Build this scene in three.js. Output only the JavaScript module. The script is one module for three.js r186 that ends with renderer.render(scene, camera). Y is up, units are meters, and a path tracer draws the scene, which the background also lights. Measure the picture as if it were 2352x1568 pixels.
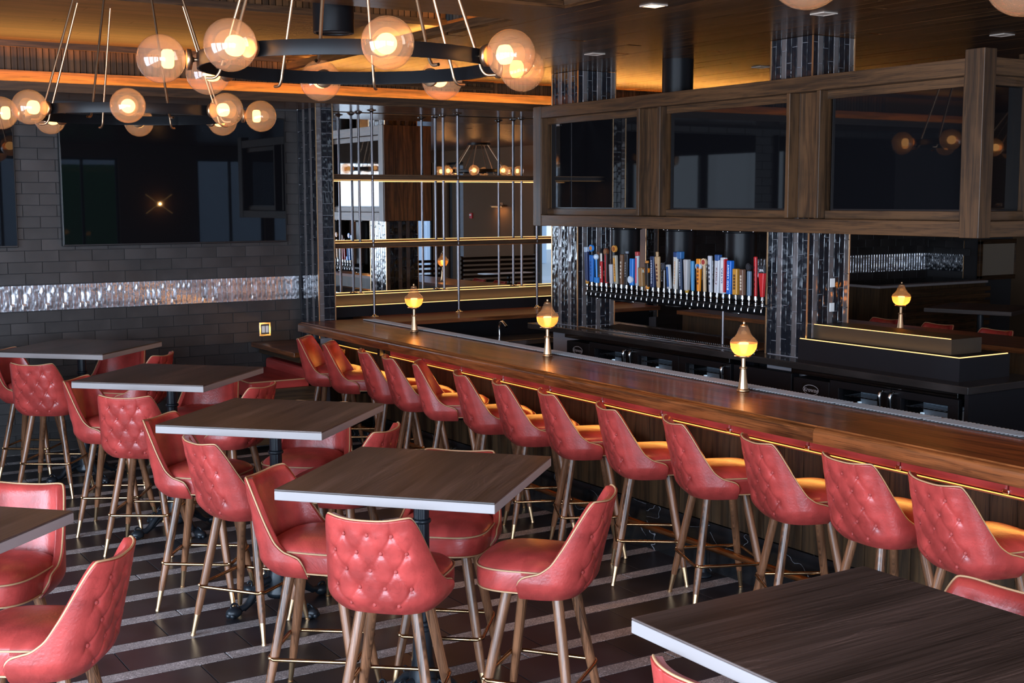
import * as THREE from 'three';
import { RoundedBoxGeometry } from 'three/addons/geometries/RoundedBoxGeometry.js';
import { mergeGeometries } from 'three/addons/utils/BufferGeometryUtils.js';
import { RectAreaLightUniformsLib } from 'three/addons/lights/RectAreaLightUniformsLib.js';
RectAreaLightUniformsLib.init();

// ---------------------------------------------------------------- camera, sky, daylight, exposure
const scene = new THREE.Scene();
const camera = new THREE.PerspectiveCamera(30.031, 1.5, 0.05, 200);
camera.position.set(0, 2.21, 0);
camera.rotation.order = 'YXZ';
camera.rotation.set(-0.1107006, -0.562055, -0.0028963);
scene.add(camera);
const renderer = new THREE.WebGLRenderer({ antialias: true });
renderer.toneMapping = THREE.LinearToneMapping;
renderer.toneMappingExposure = 1.0;
renderer.shadowMap.enabled = true;
const SKY = new THREE.Color().setRGB(0.66, 0.81, 1.0);
scene.background = SKY.clone().multiplyScalar(2.0);
const AMBER = new THREE.Color().setRGB(1.0, 0.42, 0.08);
const LAMPCOL = new THREE.Color().setRGB(1.0, 0.46, 0.14);
// daylight through the street windows: the open sky side gets an area light in each opening; the windows facing the building across the street get the plain sky alone
const DAY = 19;
const frontWindows = [[-2.5, -0.2], [0.0, 2.2], [2.4, 4.2], [4.4, 5.5], [5.8, 7.25], [8.9, 10.4], [10.6, 12.3], [13.5, 14.8]];
const leftWindows = [[-6.5, -4.4], [-4.2, -2.1], [-1.9, 0.2], [0.4, 2.5]];
function areaLight(name, w, h, color, power, pos, look) {
  const l = new THREE.RectAreaLight(color, power, w, h);
  l.name = name; l.position.set(...pos); l.lookAt(...look); scene.add(l); return l;
}
const FZ = 3.6, LX = -2.8, WY0 = 0.12, WY1 = 3.1;
for (const [a, b] of frontWindows.slice(0, 2)) areaLight('window_daylight', b - a - 0.1, WY1 - WY0 - 0.1, SKY, DAY, [(a + b) / 2, (WY0 + WY1) / 2, FZ - 0.03], [(a + b) / 2, (WY0 + WY1) / 2, 0]);
for (const [a, b] of leftWindows) areaLight('window_daylight', b - a - 0.1, WY1 - WY0 - 0.1, SKY, DAY, [LX + 0.03, (WY0 + WY1) / 2, (a + b) / 2], [5, (WY0 + WY1) / 2, (a + b) / 2]);

// ---------------------------------------------------------------- helpers
let seed = 7;
const rnd = () => { seed = (seed * 1664525 + 1013904223) >>> 0; return seed / 4294967296; };
const rr = (a, b) => a + (b - a) * rnd();
const R = (d) => d * Math.PI / 180;
const lin = (r, g, b) => new THREE.Color().setRGB(r, g, b);
const used = {};
function numbered(n) { const k = used[n] = (used[n] ?? -1) + 1; return k ? `${n}_${String(k).padStart(3, '0')}` : n; }
function mesh(name, geo, mat, parent, pos, rot) {
  const m = new THREE.Mesh(geo, mat); m.name = name; m.castShadow = m.receiveShadow = true;
  if (pos) m.position.set(...pos); if (rot) m.rotation.set(...rot);
  if (parent) parent.add(m); return m;
}
function thing(name, label, category, pos = [0, 0, 0], yaw = 0, group) {
  const g = new THREE.Group(); g.name = numbered(name); g.position.set(...pos); g.rotation.y = yaw;
  g.userData = { label, category }; if (group) g.userData.group = group; scene.add(g); return g;
}
function struct(name, label, category) { const g = new THREE.Group(); g.name = numbered(name); g.userData = { kind: 'structure', label, category }; scene.add(g); return g; }
// uv in metres: the texture's u runs along the grain
function gridUV(geo, grain = 'x', su = 2, sv = 0.5, off = [0, 0]) {
  const p = geo.attributes.position, n = geo.attributes.normal, uv = new Float32Array(p.count * 2);
  const g = 'xyz'.indexOf(grain);
  for (let i = 0; i < p.count; i++) {
    const P = [p.getX(i), p.getY(i), p.getZ(i)], N = [Math.abs(n.getX(i)), Math.abs(n.getY(i)), Math.abs(n.getZ(i))];
    const ax = N[0] >= N[1] && N[0] >= N[2] ? 0 : N[1] >= N[2] ? 1 : 2;
    let a = g, b; const rest = [0, 1, 2].filter((k) => k !== ax && k !== g);
    if (ax === g) { a = rest[1] === 1 ? rest[0] : rest[1]; b = a === rest[0] ? rest[1] : rest[0]; uv[2 * i] = P[a] / su + off[0]; uv[2 * i + 1] = P[b] / sv + off[1]; continue; }
    b = rest[0]; uv[2 * i] = P[a] / su + off[0]; uv[2 * i + 1] = P[b] / sv + off[1];
  }
  geo.setAttribute('uv', new THREE.BufferAttribute(uv, 2)); return geo;
}
const box = (w, h, d, grain, off, su, sv) => gridUV(new THREE.BoxGeometry(w, h, d), grain, su, sv, off);
const rbox = (w, h, d, r, grain, off, seg = 2) => gridUV(new RoundedBoxGeometry(w, h, d, seg, r), grain, 2, 0.5, off);
const at = (geo, x, y, z, rx = 0, ry = 0, rz = 0) => { if (rx || ry || rz) geo.applyMatrix4(new THREE.Matrix4().makeRotationFromEuler(new THREE.Euler(rx, ry, rz))); return geo.translate(x, y, z); };
const merge = (list) => mergeGeometries(list.map((g) => { const q = g.index ? g.toNonIndexed() : g; for (const k of Object.keys(q.attributes)) if (!['position', 'normal', 'uv'].includes(k)) q.deleteAttribute(k); return q; }));
const cyl = (r0, r1, h, n = 16, open = false) => new THREE.CylinderGeometry(r0, r1, h, n, 1, open);   // r0 on top
const lathe = (pts, n = 24) => new THREE.LatheGeometry(pts.map(([x, y]) => new THREE.Vector2(x, y)), n);
const V = (x, y, z) => new THREE.Vector3(x, y, z);
function tube(pts, r, seg = 40, n = 8, closed = false) {
  return new THREE.TubeGeometry(new THREE.CatmullRomCurve3(pts.map((p) => p.isVector3 ? p : V(...p)), closed, 'centripetal'), seg, r, n, closed);
}
function polyTube(pts, r, n = 8, closed = false) {   // exact polyline sweep
  const path = new THREE.CurvePath(); const q = pts.map((p) => p.isVector3 ? p : V(...p));
  for (let i = 0; i < q.length - 1; i++) path.add(new THREE.LineCurve3(q[i], q[i + 1]));
  if (closed) path.add(new THREE.LineCurve3(q[q.length - 1], q[0]));
  return new THREE.TubeGeometry(path, pts.length * 2, r, n, closed);
}
function rod(a, b, r, n = 8, r2 = r) {   // straight rod from a (radius r) to b (radius r2)
  const A = V(...a), B = V(...b), d = B.clone().sub(A), g = new THREE.CylinderGeometry(r2, r, d.length(), n);
  g.applyQuaternion(new THREE.Quaternion().setFromUnitVectors(V(0, 1, 0), d.clone().normalize()));
  const m = A.add(B).multiplyScalar(0.5); return g.translate(m.x, m.y, m.z);
}
// a slab facing +z with chamfered front edges: 18 triangles
function tileGeo(w, h, d, b) {
  const P = [], N = [], U = [], x = w / 2, y = h / 2;
  const quad = (a, c, e, f) => {
    const n = V(...c).sub(V(...a)).cross(V(...f).sub(V(...a))).normalize();
    for (const p of [a, c, e, a, e, f]) { P.push(...p); N.push(n.x, n.y, n.z); U.push(p[0], p[1]); }
  };
  const o = [[-x, -y], [x, -y], [x, y], [-x, y]], i = [[-x + b, -y + b], [x - b, -y + b], [x - b, y - b], [-x + b, y - b]];
  quad(...i.map(([a, c]) => [a, c, d]));
  for (let k = 0; k < 4; k++) { const j = (k + 1) % 4; quad([...o[k], d - b], [...o[j], d - b], [...i[j], d], [...i[k], d]); quad([...o[k], 0], [...o[j], 0], [...o[j], d - b], [...o[k], d - b]); }
  const g = new THREE.BufferGeometry();
  g.setAttribute('position', new THREE.Float32BufferAttribute(P, 3)); g.setAttribute('normal', new THREE.Float32BufferAttribute(N, 3)); g.setAttribute('uv', new THREE.Float32BufferAttribute(U, 2));
  return g;
}
const shiftUV = (g, du, dv, s = 1) => { const q = g.clone(), u = q.attributes.uv; for (let i = 0; i < u.count; i++) u.setXY(i, u.getX(i) * s + du, u.getY(i) * s + dv); return q; };

// ---------------------------------------------------------------- textures
const hash = (x, y, s) => { let h = Math.imul(x, 374761393) ^ Math.imul(y, 668265263) ^ Math.imul(s + 11, 974634777); h = Math.imul(h ^ (h >>> 13), 1274126177); return ((h ^ (h >>> 16)) >>> 0) / 4294967296; };
function vnoise(x, y, px, py, s) {   // tileable value noise
  const xi = Math.floor(x), yi = Math.floor(y), fx = x - xi, fy = y - yi, u = fx * fx * (3 - 2 * fx), v = fy * fy * (3 - 2 * fy);
  const w = (a, p) => ((a % p) + p) % p;
  const a = hash(w(xi, px), w(yi, py), s), b = hash(w(xi + 1, px), w(yi, py), s), c = hash(w(xi, px), w(yi + 1, py), s), d = hash(w(xi + 1, px), w(yi + 1, py), s);
  return a + (b - a) * u + (c - a) * v + (a - b - c + d) * u * v;
}
function fbm(u, v, fx, fy, s, oct = 4) { let t = 0, a = 0.5; for (let k = 0; k < oct; k++) { t += a * vnoise(u * fx, v * fy, fx, fy, s + k); fx *= 2; fy *= 2; a *= 0.5; } return t / (1 - Math.pow(0.5, oct)); }
function tex(w, h, fn, srgb = false) {
  const d = new Uint8Array(w * h * 4);
  for (let j = 0; j < h; j++) for (let i = 0; i < w; i++) {
    const c = fn(i / w, j / h), k = 4 * (j * w + i);
    if (typeof c === 'number') d[k] = d[k + 1] = d[k + 2] = Math.max(0, Math.min(255, c * 255)); else for (let q = 0; q < 3; q++) d[k + q] = Math.max(0, Math.min(255, c[q] * 255));
    d[k + 3] = 255;
  }
  const t = new THREE.DataTexture(d, w, h); t.wrapS = t.wrapT = THREE.RepeatWrapping; t.magFilter = THREE.LinearFilter; t.minFilter = THREE.LinearMipmapLinearFilter; t.generateMipmaps = true;
  if (srgb) t.colorSpace = THREE.SRGBColorSpace; t.needsUpdate = true; return t;
}
const woodFn = (s, ringAmp, pore) => (u, v) => {
  const warp = fbm(u, v, 3, 4, s, 3) * 1.6;
  const ring = 0.5 + 0.5 * Math.sin((v * 9 + warp * 2.2) * Math.PI * 2);
  const fine = fbm(u, v, 10, 170, s + 9, 2), broad = fbm(u, v, 2, 7, s + 21, 3);
  const p = fbm(u, v, 26, 240, s + 31, 1);
  return 0.84 + ringAmp * (ring - 0.5) + 0.42 * (fine - 0.5) + 0.55 * (broad - 0.5) - (p > 0.72 ? pore : 0);
};
const woodMap = tex(1024, 512, woodFn(3, 0.20, 0.16), true);
const oakMap = tex(1024, 512, (u, v) => {   // dark oak with pale pores and a few cathedral figures
  const warp = fbm(u, v, 3, 3, 63, 3), broad = fbm(u, v, 2, 10, 71, 3), fine = fbm(u, v, 9, 160, 75, 2);
  const fig = fbm(u, v, 3, 5, 81, 2), ring = Math.sin((v * 26 + warp * 9 + Math.sin(u * 6.283) * 0.4) * Math.PI * 2);
  let t = 0.62 + 0.7 * (broad - 0.5) + 0.42 * (fine - 0.5);
  if (fig > 0.60 && ring > 0.72) t += 0.30 * Math.min(1, (fig - 0.60) * 9) * vnoise(u * 300, v * 120, 300, 120, 5);
  return t;
}, true);
const leatherBump = tex(512, 512, (u, v) => 0.5 + 0.5 * (fbm(u, v, 60, 60, 5, 3) - 0.5) + 0.35 * (fbm(u, v, 9, 9, 8, 3) - 0.5));
const leatherMap = tex(512, 512, (u, v) => 0.80 + 0.32 * (fbm(u, v, 7, 7, 15, 4) - 0.5) - (Math.abs(fbm(u, v, 6, 6, 44, 4) - 0.5) < 0.008 ? 0.05 : 0), true);
const hammerBump = tex(512, 512, (u, v) => fbm(u, v, 14, 9, 25, 2));
const roughVar = tex(256, 256, (u, v) => 0.55 + 0.7 * (fbm(u, v, 5, 5, 33, 4) - 0.5));
const speckle = tex(512, 512, (u, v) => { const n = vnoise(u * 190, v * 190, 190, 190, 3), m = vnoise(u * 90, v * 90, 90, 90, 7); return 0.66 + (n > 0.8 ? 0.3 : n < 0.2 ? -0.3 : 0) + (m > 0.84 ? 0.25 : 0) + 0.2 * (fbm(u, v, 8, 8, 4, 3) - 0.5); }, true);
const stoneMap = tex(512, 512, (u, v) => 0.75 + 0.5 * (fbm(u, v, 6, 6, 53, 5) - 0.5), true);
const marbleMap = tex(512, 512, (u, v) => { const n = Math.abs(fbm(u, v, 3, 3, 91, 5) - 0.5), k = Math.abs(fbm(u, v, 2, 4, 97, 4) - 0.52); return 0.12 + 0.08 * fbm(u, v, 8, 8, 2, 4) + (k < 0.0028 ? 0.6 : 0); }, true);
const brushed = tex(256, 256, (u, v) => 0.5 + 0.5 * (fbm(u, v, 4, 110, 17, 2) - 0.5));
function canvasTex(w, h, draw) {
  const c = document.createElement('canvas'); c.width = w; c.height = h; draw(c.getContext('2d'), w, h);
  const t = new THREE.CanvasTexture(c); t.colorSpace = THREE.SRGBColorSpace; t.magFilter = THREE.LinearFilter; return t;
}
function rep(t, x, y) { const q = t.clone(); q.repeat.set(x, y); q.needsUpdate = true; return q; }

// ---------------------------------------------------------------- materials
const S = (o) => new THREE.MeshStandardMaterial(o), P = (o) => new THREE.MeshPhysicalMaterial(o);
const M = {};
M.leather = P({ color: lin(0.58, 0.070, 0.060), map: leatherMap, roughness: 0.30, bumpMap: leatherBump, bumpScale: 0.0012, specularIntensity: 0.9 });
M.piping = S({ color: lin(0.42, 0.25, 0.13), roughness: 0.5 });
M.legWood = S({ color: lin(0.27, 0.115, 0.055), map: woodMap, roughness: 0.30 });
M.brass = S({ color: lin(0.44, 0.27, 0.14), metalness: 1, roughness: 0.2 });
M.brassSatin = S({ color: lin(0.76, 0.50, 0.28), metalness: 1, roughness: 0.36 });
M.bronze = S({ color: lin(0.52, 0.33, 0.20), metalness: 1, roughness: 0.38 });
M.blackMetal = P({ color: lin(0.006, 0.006, 0.007), roughness: 0.36, specularIntensity: 0.3 });
M.castIron = S({ color: lin(0.012, 0.016, 0.022), roughness: 0.38, metalness: 0.2 });
M.chrome = S({ color: lin(0.75, 0.75, 0.76), metalness: 1, roughness: 0.14 });
M.faucet = S({ color: lin(0.30, 0.30, 0.31), metalness: 1, roughness: 0.2 });
M.steel = S({ color: lin(0.46, 0.46, 0.47), metalness: 1, roughness: 0.34, roughnessMap: rep(brushed, 1, 1) });
M.pipe = S({ color: lin(0.16, 0.15, 0.16), metalness: 0.9, roughness: 0.35 });
M.table = S({ color: lin(0.112, 0.078, 0.069), map: oakMap, roughness: 0.42 });
M.tableEdge = S({ color: lin(0.24, 0.21, 0.205), roughness: 0.5 });
M.walnut = P({ color: lin(0.23, 0.072, 0.021), map: woodMap, roughness: 0.30, clearcoat: 0.25, clearcoatRoughness: 0.12 });
M.panel = [0.9, 1.0, 1.15].map((k) => S({ color: lin(0.070 * k, 0.036 * k, 0.014 * k), map: woodMap, roughness: 0.5 }));
M.frameWood = [0.92, 1.0, 1.1].map((k) => S({ color: lin(0.088 * k, 0.040 * k, 0.015 * k), map: woodMap, roughness: 0.5 }));
M.ceil = [0.62, 0.85, 1.0, 1.2, 1.45].map((k) => P({ color: lin(0.085 * k, 0.036 * k, 0.013 * k), map: woodMap, roughness: 0.26, specularIntensity: 0.8 }));
M.slat = [0.85, 1.0, 1.15].map((k) => S({ color: lin(0.11 * k, 0.048 * k, 0.016 * k), map: woodMap, roughness: 0.5 }));
M.endBoard = [0.9, 1.0, 1.12].map((k) => S({ color: lin(0.26 * k, 0.115 * k, 0.038 * k), map: woodMap, roughness: 0.45 }));
M.cofferBoard = [0.75, 0.95, 1.1, 1.3].map((k) => S({ color: lin(0.060 * k, 0.026 * k, 0.010 * k), map: woodMap, roughness: 0.55 }));
M.soffit = [0.85, 1.0, 1.2].map((k) => P({ color: lin(0.20 * k, 0.088 * k, 0.034 * k), map: woodMap, roughness: 0.2 }));
M.stepFace = S({ color: lin(0.03, 0.022, 0.014), roughness: 0.4 });
M.darkGap = S({ color: lin(0.10, 0.045, 0.016), roughness: 0.8 });
M.brick = [0.85, 0.95, 1.05, 1.15].map((k) => S({ color: lin(0.047 * k, 0.040 * k, 0.039 * k), map: stoneMap, roughness: 0.5 }));
M.mortar = S({ color: lin(0.03, 0.028, 0.03), roughness: 0.85 });
M.silver = [0.9, 1.0, 1.1].map((k) => P({ color: lin(0.50 * k, 0.50 * k, 0.53 * k), metalness: 0.85, roughness: 0.24, bumpMap: hammerBump, bumpScale: 0.007 }));
M.tileDark = P({ color: lin(0.010, 0.011, 0.015), roughness: 0.10, bumpMap: hammerBump, bumpScale: 0.0045 });
M.tileGrey = P({ color: lin(0.13, 0.115, 0.115), roughness: 0.16, metalness: 0.25, bumpMap: hammerBump, bumpScale: 0.0045 });
M.grout = S({ color: lin(0.22, 0.21, 0.23), roughness: 0.8 });
M.floorDark = [0.8, 0.95, 1.1, 1.25].map((k) => S({ color: lin(0.046 * k, 0.043 * k, 0.052 * k), map: stoneMap, roughness: 0.32 }));
M.floorLight = [0.95, 1.05].map((k) => S({ color: lin(0.72 * k, 0.66 * k, 0.67 * k), map: speckle, roughness: 0.5 }));
M.floorJoint = S({ color: lin(0.16, 0.155, 0.16), roughness: 0.8 });
M.marble = P({ color: lin(0.55, 0.58, 0.65), map: marbleMap, roughness: 0.2 });
M.counter = P({ color: lin(0.05, 0.042, 0.04), map: stoneMap, roughness: 0.22 });
M.blackPanel = P({ color: lin(0.006, 0.006, 0.008), roughness: 0.5, specularIntensity: 0.5 });
M.screen = P({ color: lin(0.004, 0.004, 0.005), roughness: 0.02, specularIntensity: 0.9 });
M.bezel = S({ color: lin(0.006, 0.006, 0.007), roughness: 0.4 });
M.mirror = S({ color: lin(0.86, 0.87, 0.88), metalness: 1, roughness: 0.01 });
M.glass = P({ color: lin(0.96, 0.98, 1), transmission: 1, thickness: 0, roughness: 0.02, ior: 1.5 });
M.globe = P({ color: lin(0.96, 0.84, 0.74), transmission: 0.965, thickness: 0, roughness: 0.06, ior: 1.5 });
M.dome = P({ color: lin(0.80, 0.72, 0.66), transmission: 0.97, thickness: 0, roughness: 0.04, ior: 1.5 });
M.amberGlass = P({ color: lin(0.95, 0.60, 0.25), transmission: 0.92, thickness: 0, roughness: 0.40, ior: 1.5 });
M.plaster = S({ color: lin(0.075, 0.040, 0.018), roughness: 0.9 });
M.plasterPale = S({ color: lin(0.55, 0.56, 0.58), roughness: 0.9 });
M.rubber = S({ color: lin(0.015, 0.015, 0.016), roughness: 0.7 });
M.white = S({ color: lin(0.75, 0.74, 0.72), roughness: 0.5 });
const glow = (c, k) => S({ color: lin(0.02, 0.02, 0.02), emissive: c, emissiveIntensity: k });
M.led = glow(AMBER, 2.4);
M.ledWarm = glow(lin(1, 0.55, 0.20), 2.2);
M.bulb = glow(lin(1, 0.52, 0.17), 5);
M.lampBulb = glow(lin(1, 0.58, 0.22), 4);

// ================================================================ THE SETTING
// ---- floor: dark tiles in rows, parted by pale terrazzo strips
{
  const floor = struct('floor', 'dark stone tile floor with pale terrazzo stripes running across', 'floor');
  mesh('subfloor', box(20, 0.1, 16.2, 'x'), M.floorJoint, floor, [6.8, -0.0565, -3.9]);
  const P0 = -6.998, PER = 0.387, SW = 0.098, TW = PER - SW - 0.006, TL = 0.606;
  const tg = [0, 1, 2, 3].map((k) => at(shiftUV(tileGeo(TL, TW, 0.007, 0.0015), k * 0.31, k * 0.17, 0.8), 0, 0, 0, -Math.PI / 2));
  const sg = [0, 1].map((k) => at(shiftUV(tileGeo(1.21, SW, 0.007, 0.001), k * 0.4, k * 0.3, 1.6), 0, 0, 0, -Math.PI / 2));
  const restD = [], restL = [];
  for (let k = -12; k <= 27; k++) {
    const zs = P0 + PER * k, zt = zs + PER / 2;
    if (zt < -11.55 || zs > 3.6) continue;
    for (let i = -9; i < 31; i++) {
      const x = 2.48 + (k % 2 ? 0 : 0.305) + i * 0.61 + 0.305;
      if (x < -2.6 || x > 16.3) continue;
      const seen = x > 0.18 * -zt - 0.5 && x < 5.2 && zt < -3.9;
      if (seen) mesh('floor_tile', tg[Math.floor(rnd() * 4)], M.floorDark[Math.floor(rnd() * 4)], floor, [x, -0.007, zt]);
      else restD.push(at(box(TL, 0.007, TW, 'x'), x, -0.0035, zt));
    }
    for (let i = -4; i < 15; i++) {
      const x = i * 1.22 + (k % 2 ? 0.2 : 0.8);
      if (x < -2.6 || x > 16.3) continue;
      const seen = x > 0.18 * -zs - 0.9 && x < 5.4 && zs < -3.9;
      if (seen) mesh('stripe_inlay', sg[Math.floor(rnd() * 2)], M.floorLight[Math.floor(rnd() * 2)], floor, [x, -0.007, zs]);
      else restL.push(at(box(1.21, 0.007, SW, 'x', undefined, 0.6, 0.6), x, -0.0035, zs));
    }
  }
  const a = mesh('far_floor_tiles', merge(restD), M.floorDark[1], floor); a.userData.kind = 'stuff';
  const b = mesh('far_stripe_inlays', merge(restL), M.floorLight[0], floor); b.userData.kind = 'stuff';
}
// ---- tiled wall pieces
const BP = 0.2865, brickG = [0, 1, 2, 3].map((k) => shiftUV(tileGeo(BP - 0.004, 0.0945, 0.012, 0.0015), k * 0.3, k * 0.2));
const bandG = [0, 1, 2, 3].map((k) => shiftUV(tileGeo(0.0463, 0.226, 0.014, 0.003), k * 0.27 + 0.05, k * 0.41, 2.2));
function brickWall(group, x0, x1, z, seenFrom, yMin, skip) {
  const rows = [];
  for (let k = 0; k < 16; k++) rows.push([1.487 + 0.0985 * (k + 0.5), k]);
  for (let k = 0; k < 13; k++) rows.push([1.252 - 0.0985 * (k + 0.5), k]);
  const rest = [];
  for (const [y, k] of rows) {
    if (y < 0.02) continue;
    for (let i = -20; i < 45; i++) {
      let a = 2.606 + BP * i + (k % 2 ? BP / 2 : 0), b = a + BP;
      if (b <= x0 + 0.02 || a >= x1 - 0.02) continue;
      if (skip && skip((a + b) / 2, y)) continue;
      const mat = M.brick[Math.floor(rnd() * 4)];
      a = Math.max(a, x0); b = Math.min(b, x1); const h = y > 3.05 ? 0.05 : 0.0945;
      if ((a + b) / 2 < seenFrom || y < yMin) { rest.push(at(box(b - a - 0.004, h, 0.012, 'x'), (a + b) / 2, y, z - 0.006)); continue; }
      const m = mesh('brick', brickG[Math.floor(rnd() * 4)], mat, group, [(a + b) / 2, y, z - 0.012]);
      m.scale.x = (b - a - 0.004) / (BP - 0.004);
    }
  }
  if (rest.length) { const r = mesh('far_bricks', merge(rest), M.brick[1], group); r.userData.kind = 'stuff'; }
}
function band(group, x0, x1, z, seenFrom) {
  const rest = [];
  for (let x = x0 + 0.0245; x < x1 - 0.02; x += 0.0488) {
    if (x < seenFrom) { rest.push(at(shiftUV(bandG[0], rnd(), rnd()), x, 1.369, z - 0.012)); continue; }
    mesh('band_tile', bandG[Math.floor(rnd() * 4)], M.silver[Math.floor(rnd() * 3)], group, [x, 1.369, z - 0.012]);
  }
  if (rest.length) { const r = mesh('far_band_tiles', merge(rest), M.silver[1], group); r.userData.kind = 'stuff'; }
}
const ZW = -11.62;
{
  const w = struct('wall_back', 'dark charcoal brick tile wall with a silver hammered tile band behind the high tables', 'wall');
  mesh('backing', box(7.7, 3.7, 0.14, 'x'), M.mortar, w, [1.03, 1.85, ZW - 0.078]);
  brickWall(w, -2.8, 4.875, ZW, 1.7, 0.25, (x, y) => y > 1.9 && y < 2.9 && ((x > 2.78 && x < 4.58) || x < 2.1));
  band(w, -2.8, 4.875, ZW, 1.7);
  const r = struct('wall_far', 'dark brick tile wall with a silver tile band beyond the second bar', 'wall');
  mesh('backing', box(5.1, 3.7, 0.14, 'x'), M.mortar, r, [11.5, 1.85, ZW - 0.078]);
  brickWall(r, 8.99, 13.98, ZW, 9.0, 1.0, (x, y) => y > 2.15);
  band(r, 8.99, 13.98, ZW, 12.2);
}
// ---- tiled columns: narrow upright tiles, one pale course in three, brass strips on the corners
const colG = [0, 1, 2, 3, 4].map((k) => shiftUV(tileGeo(1, 1, 1, 0.03), k * 0.37, k * 0.23, 1));
function tileFace(group, w, y0, y1, n, pattern, pos, yaw, tileLen = 0.252) {
  const face = new THREE.Object3D(); face.position.set(...pos); face.rotation.y = yaw; face.updateMatrix();
  const p = w / n;
  for (let i = 0; i < n; i++) {
    const kind = pattern[i % pattern.length]; let y = y0 - (i % 2 ? 0.13 : 0) - (i % 3) * 0.02;
    for (; y < y1; y += tileLen) {
      const a = Math.max(y, y0), b = Math.min(y + tileLen, y1); if (b - a < 0.015) continue;
      const key = `${p.toFixed(4)},${(b - a).toFixed(3)}`;
      tileCache[key] ??= [0, 1, 2, 3].map((k) => shiftUV(tileGeo(p - 0.0045, b - a - 0.004, 0.009, 0.0022), k * 0.31 + 0.1, k * 0.43, 1.6));
      const m = mesh('tile', tileCache[key][Math.floor(rnd() * 4)], kind ? M.tileGrey : M.tileDark, group);
      m.position.set((i + 0.5) * p - w / 2, (a + b) / 2, 0).applyMatrix4(face.matrix); m.rotation.y = yaw;
    }
  }
}
const tileCache = {};
const bead = (h) => box(0.009, h, 0.009, 'y');
const XC = 6.72, CW = 0.42, YC = 1.05, CEIL = 3.37;
function column(zNear, label) {   // near corner of the column at (XC, zNear)
  const g = struct('column', label, 'column');
  mesh('core', box(CW - 0.02, CEIL - 0.01, CW - 0.02, 'y'), M.grout, g, [XC + CW / 2, (CEIL - 0.01) / 2, zNear - CW / 2]);
  tileFace(g, CW, YC + 0.004, CEIL, 8, [0, 0, 1, 0, 0, 1, 0, 0], [XC + 0.009, 0, zNear - CW / 2], -Math.PI / 2);
  tileFace(g, CW, YC + 0.004, CEIL, 8, [0, 1, 0, 0, 1, 0, 0, 1], [XC + CW / 2, 0, zNear - 0.009], 0);
  tileFace(g, CW, YC + 0.004, CEIL, 8, [0, 0, 1, 0, 1, 0, 0, 1], [XC + CW / 2, 0, zNear - CW + 0.009], Math.PI);
  for (const [x, z] of [[XC, zNear], [XC, zNear - CW], [XC + CW, zNear], [XC + CW, zNear - CW]]) mesh('brass_edge', bead(CEIL - YC - 0.004), M.brassSatin, g, [x, (CEIL + YC) / 2, z]);
  return g;
}
column(-9.54, 'tiled column with pale and black upright tiles, beside the first beer tap');
column(-6.65, 'tiled column with pale and black upright tiles, next to the lit bottle step');
function nichePillar(x0, x1, label, facesLeft) {
  const g = struct('pillar', label, 'pillar'), z1 = -11.19, y0 = 0, y1 = 3.08;
  mesh('core', box(x1 - x0 - 0.02, y1, 0.54, 'y'), M.grout, g, [(x0 + x1) / 2, y1 / 2, z1 - 0.28]);
  tileFace(g, x1 - x0, 0.9, y1, 3, facesLeft ? [1, 0, 0] : [0, 0, 1], [(x0 + x1) / 2, 0, z1 - 0.009], 0, 0.11);
  if (facesLeft) tileFace(g, 0.42, 0.6, y1, 8, [0, 0, 1, 0, 0, 1, 0, 0], [x0 + 0.009, 0, z1 - 0.215], -Math.PI / 2);
  for (const x of [x0, x1]) mesh('brass_edge', bead(y1 - 0.9), M.brassSatin, g, [x, (y1 + 0.9) / 2, z1]);
}
nichePillar(4.88, 5.05, 'narrow tiled pillar between the brick wall and the mirror shelves', true);
nichePillar(8.81, 8.98, 'narrow tiled pillar at the far end of the mirror shelves', false);

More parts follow.
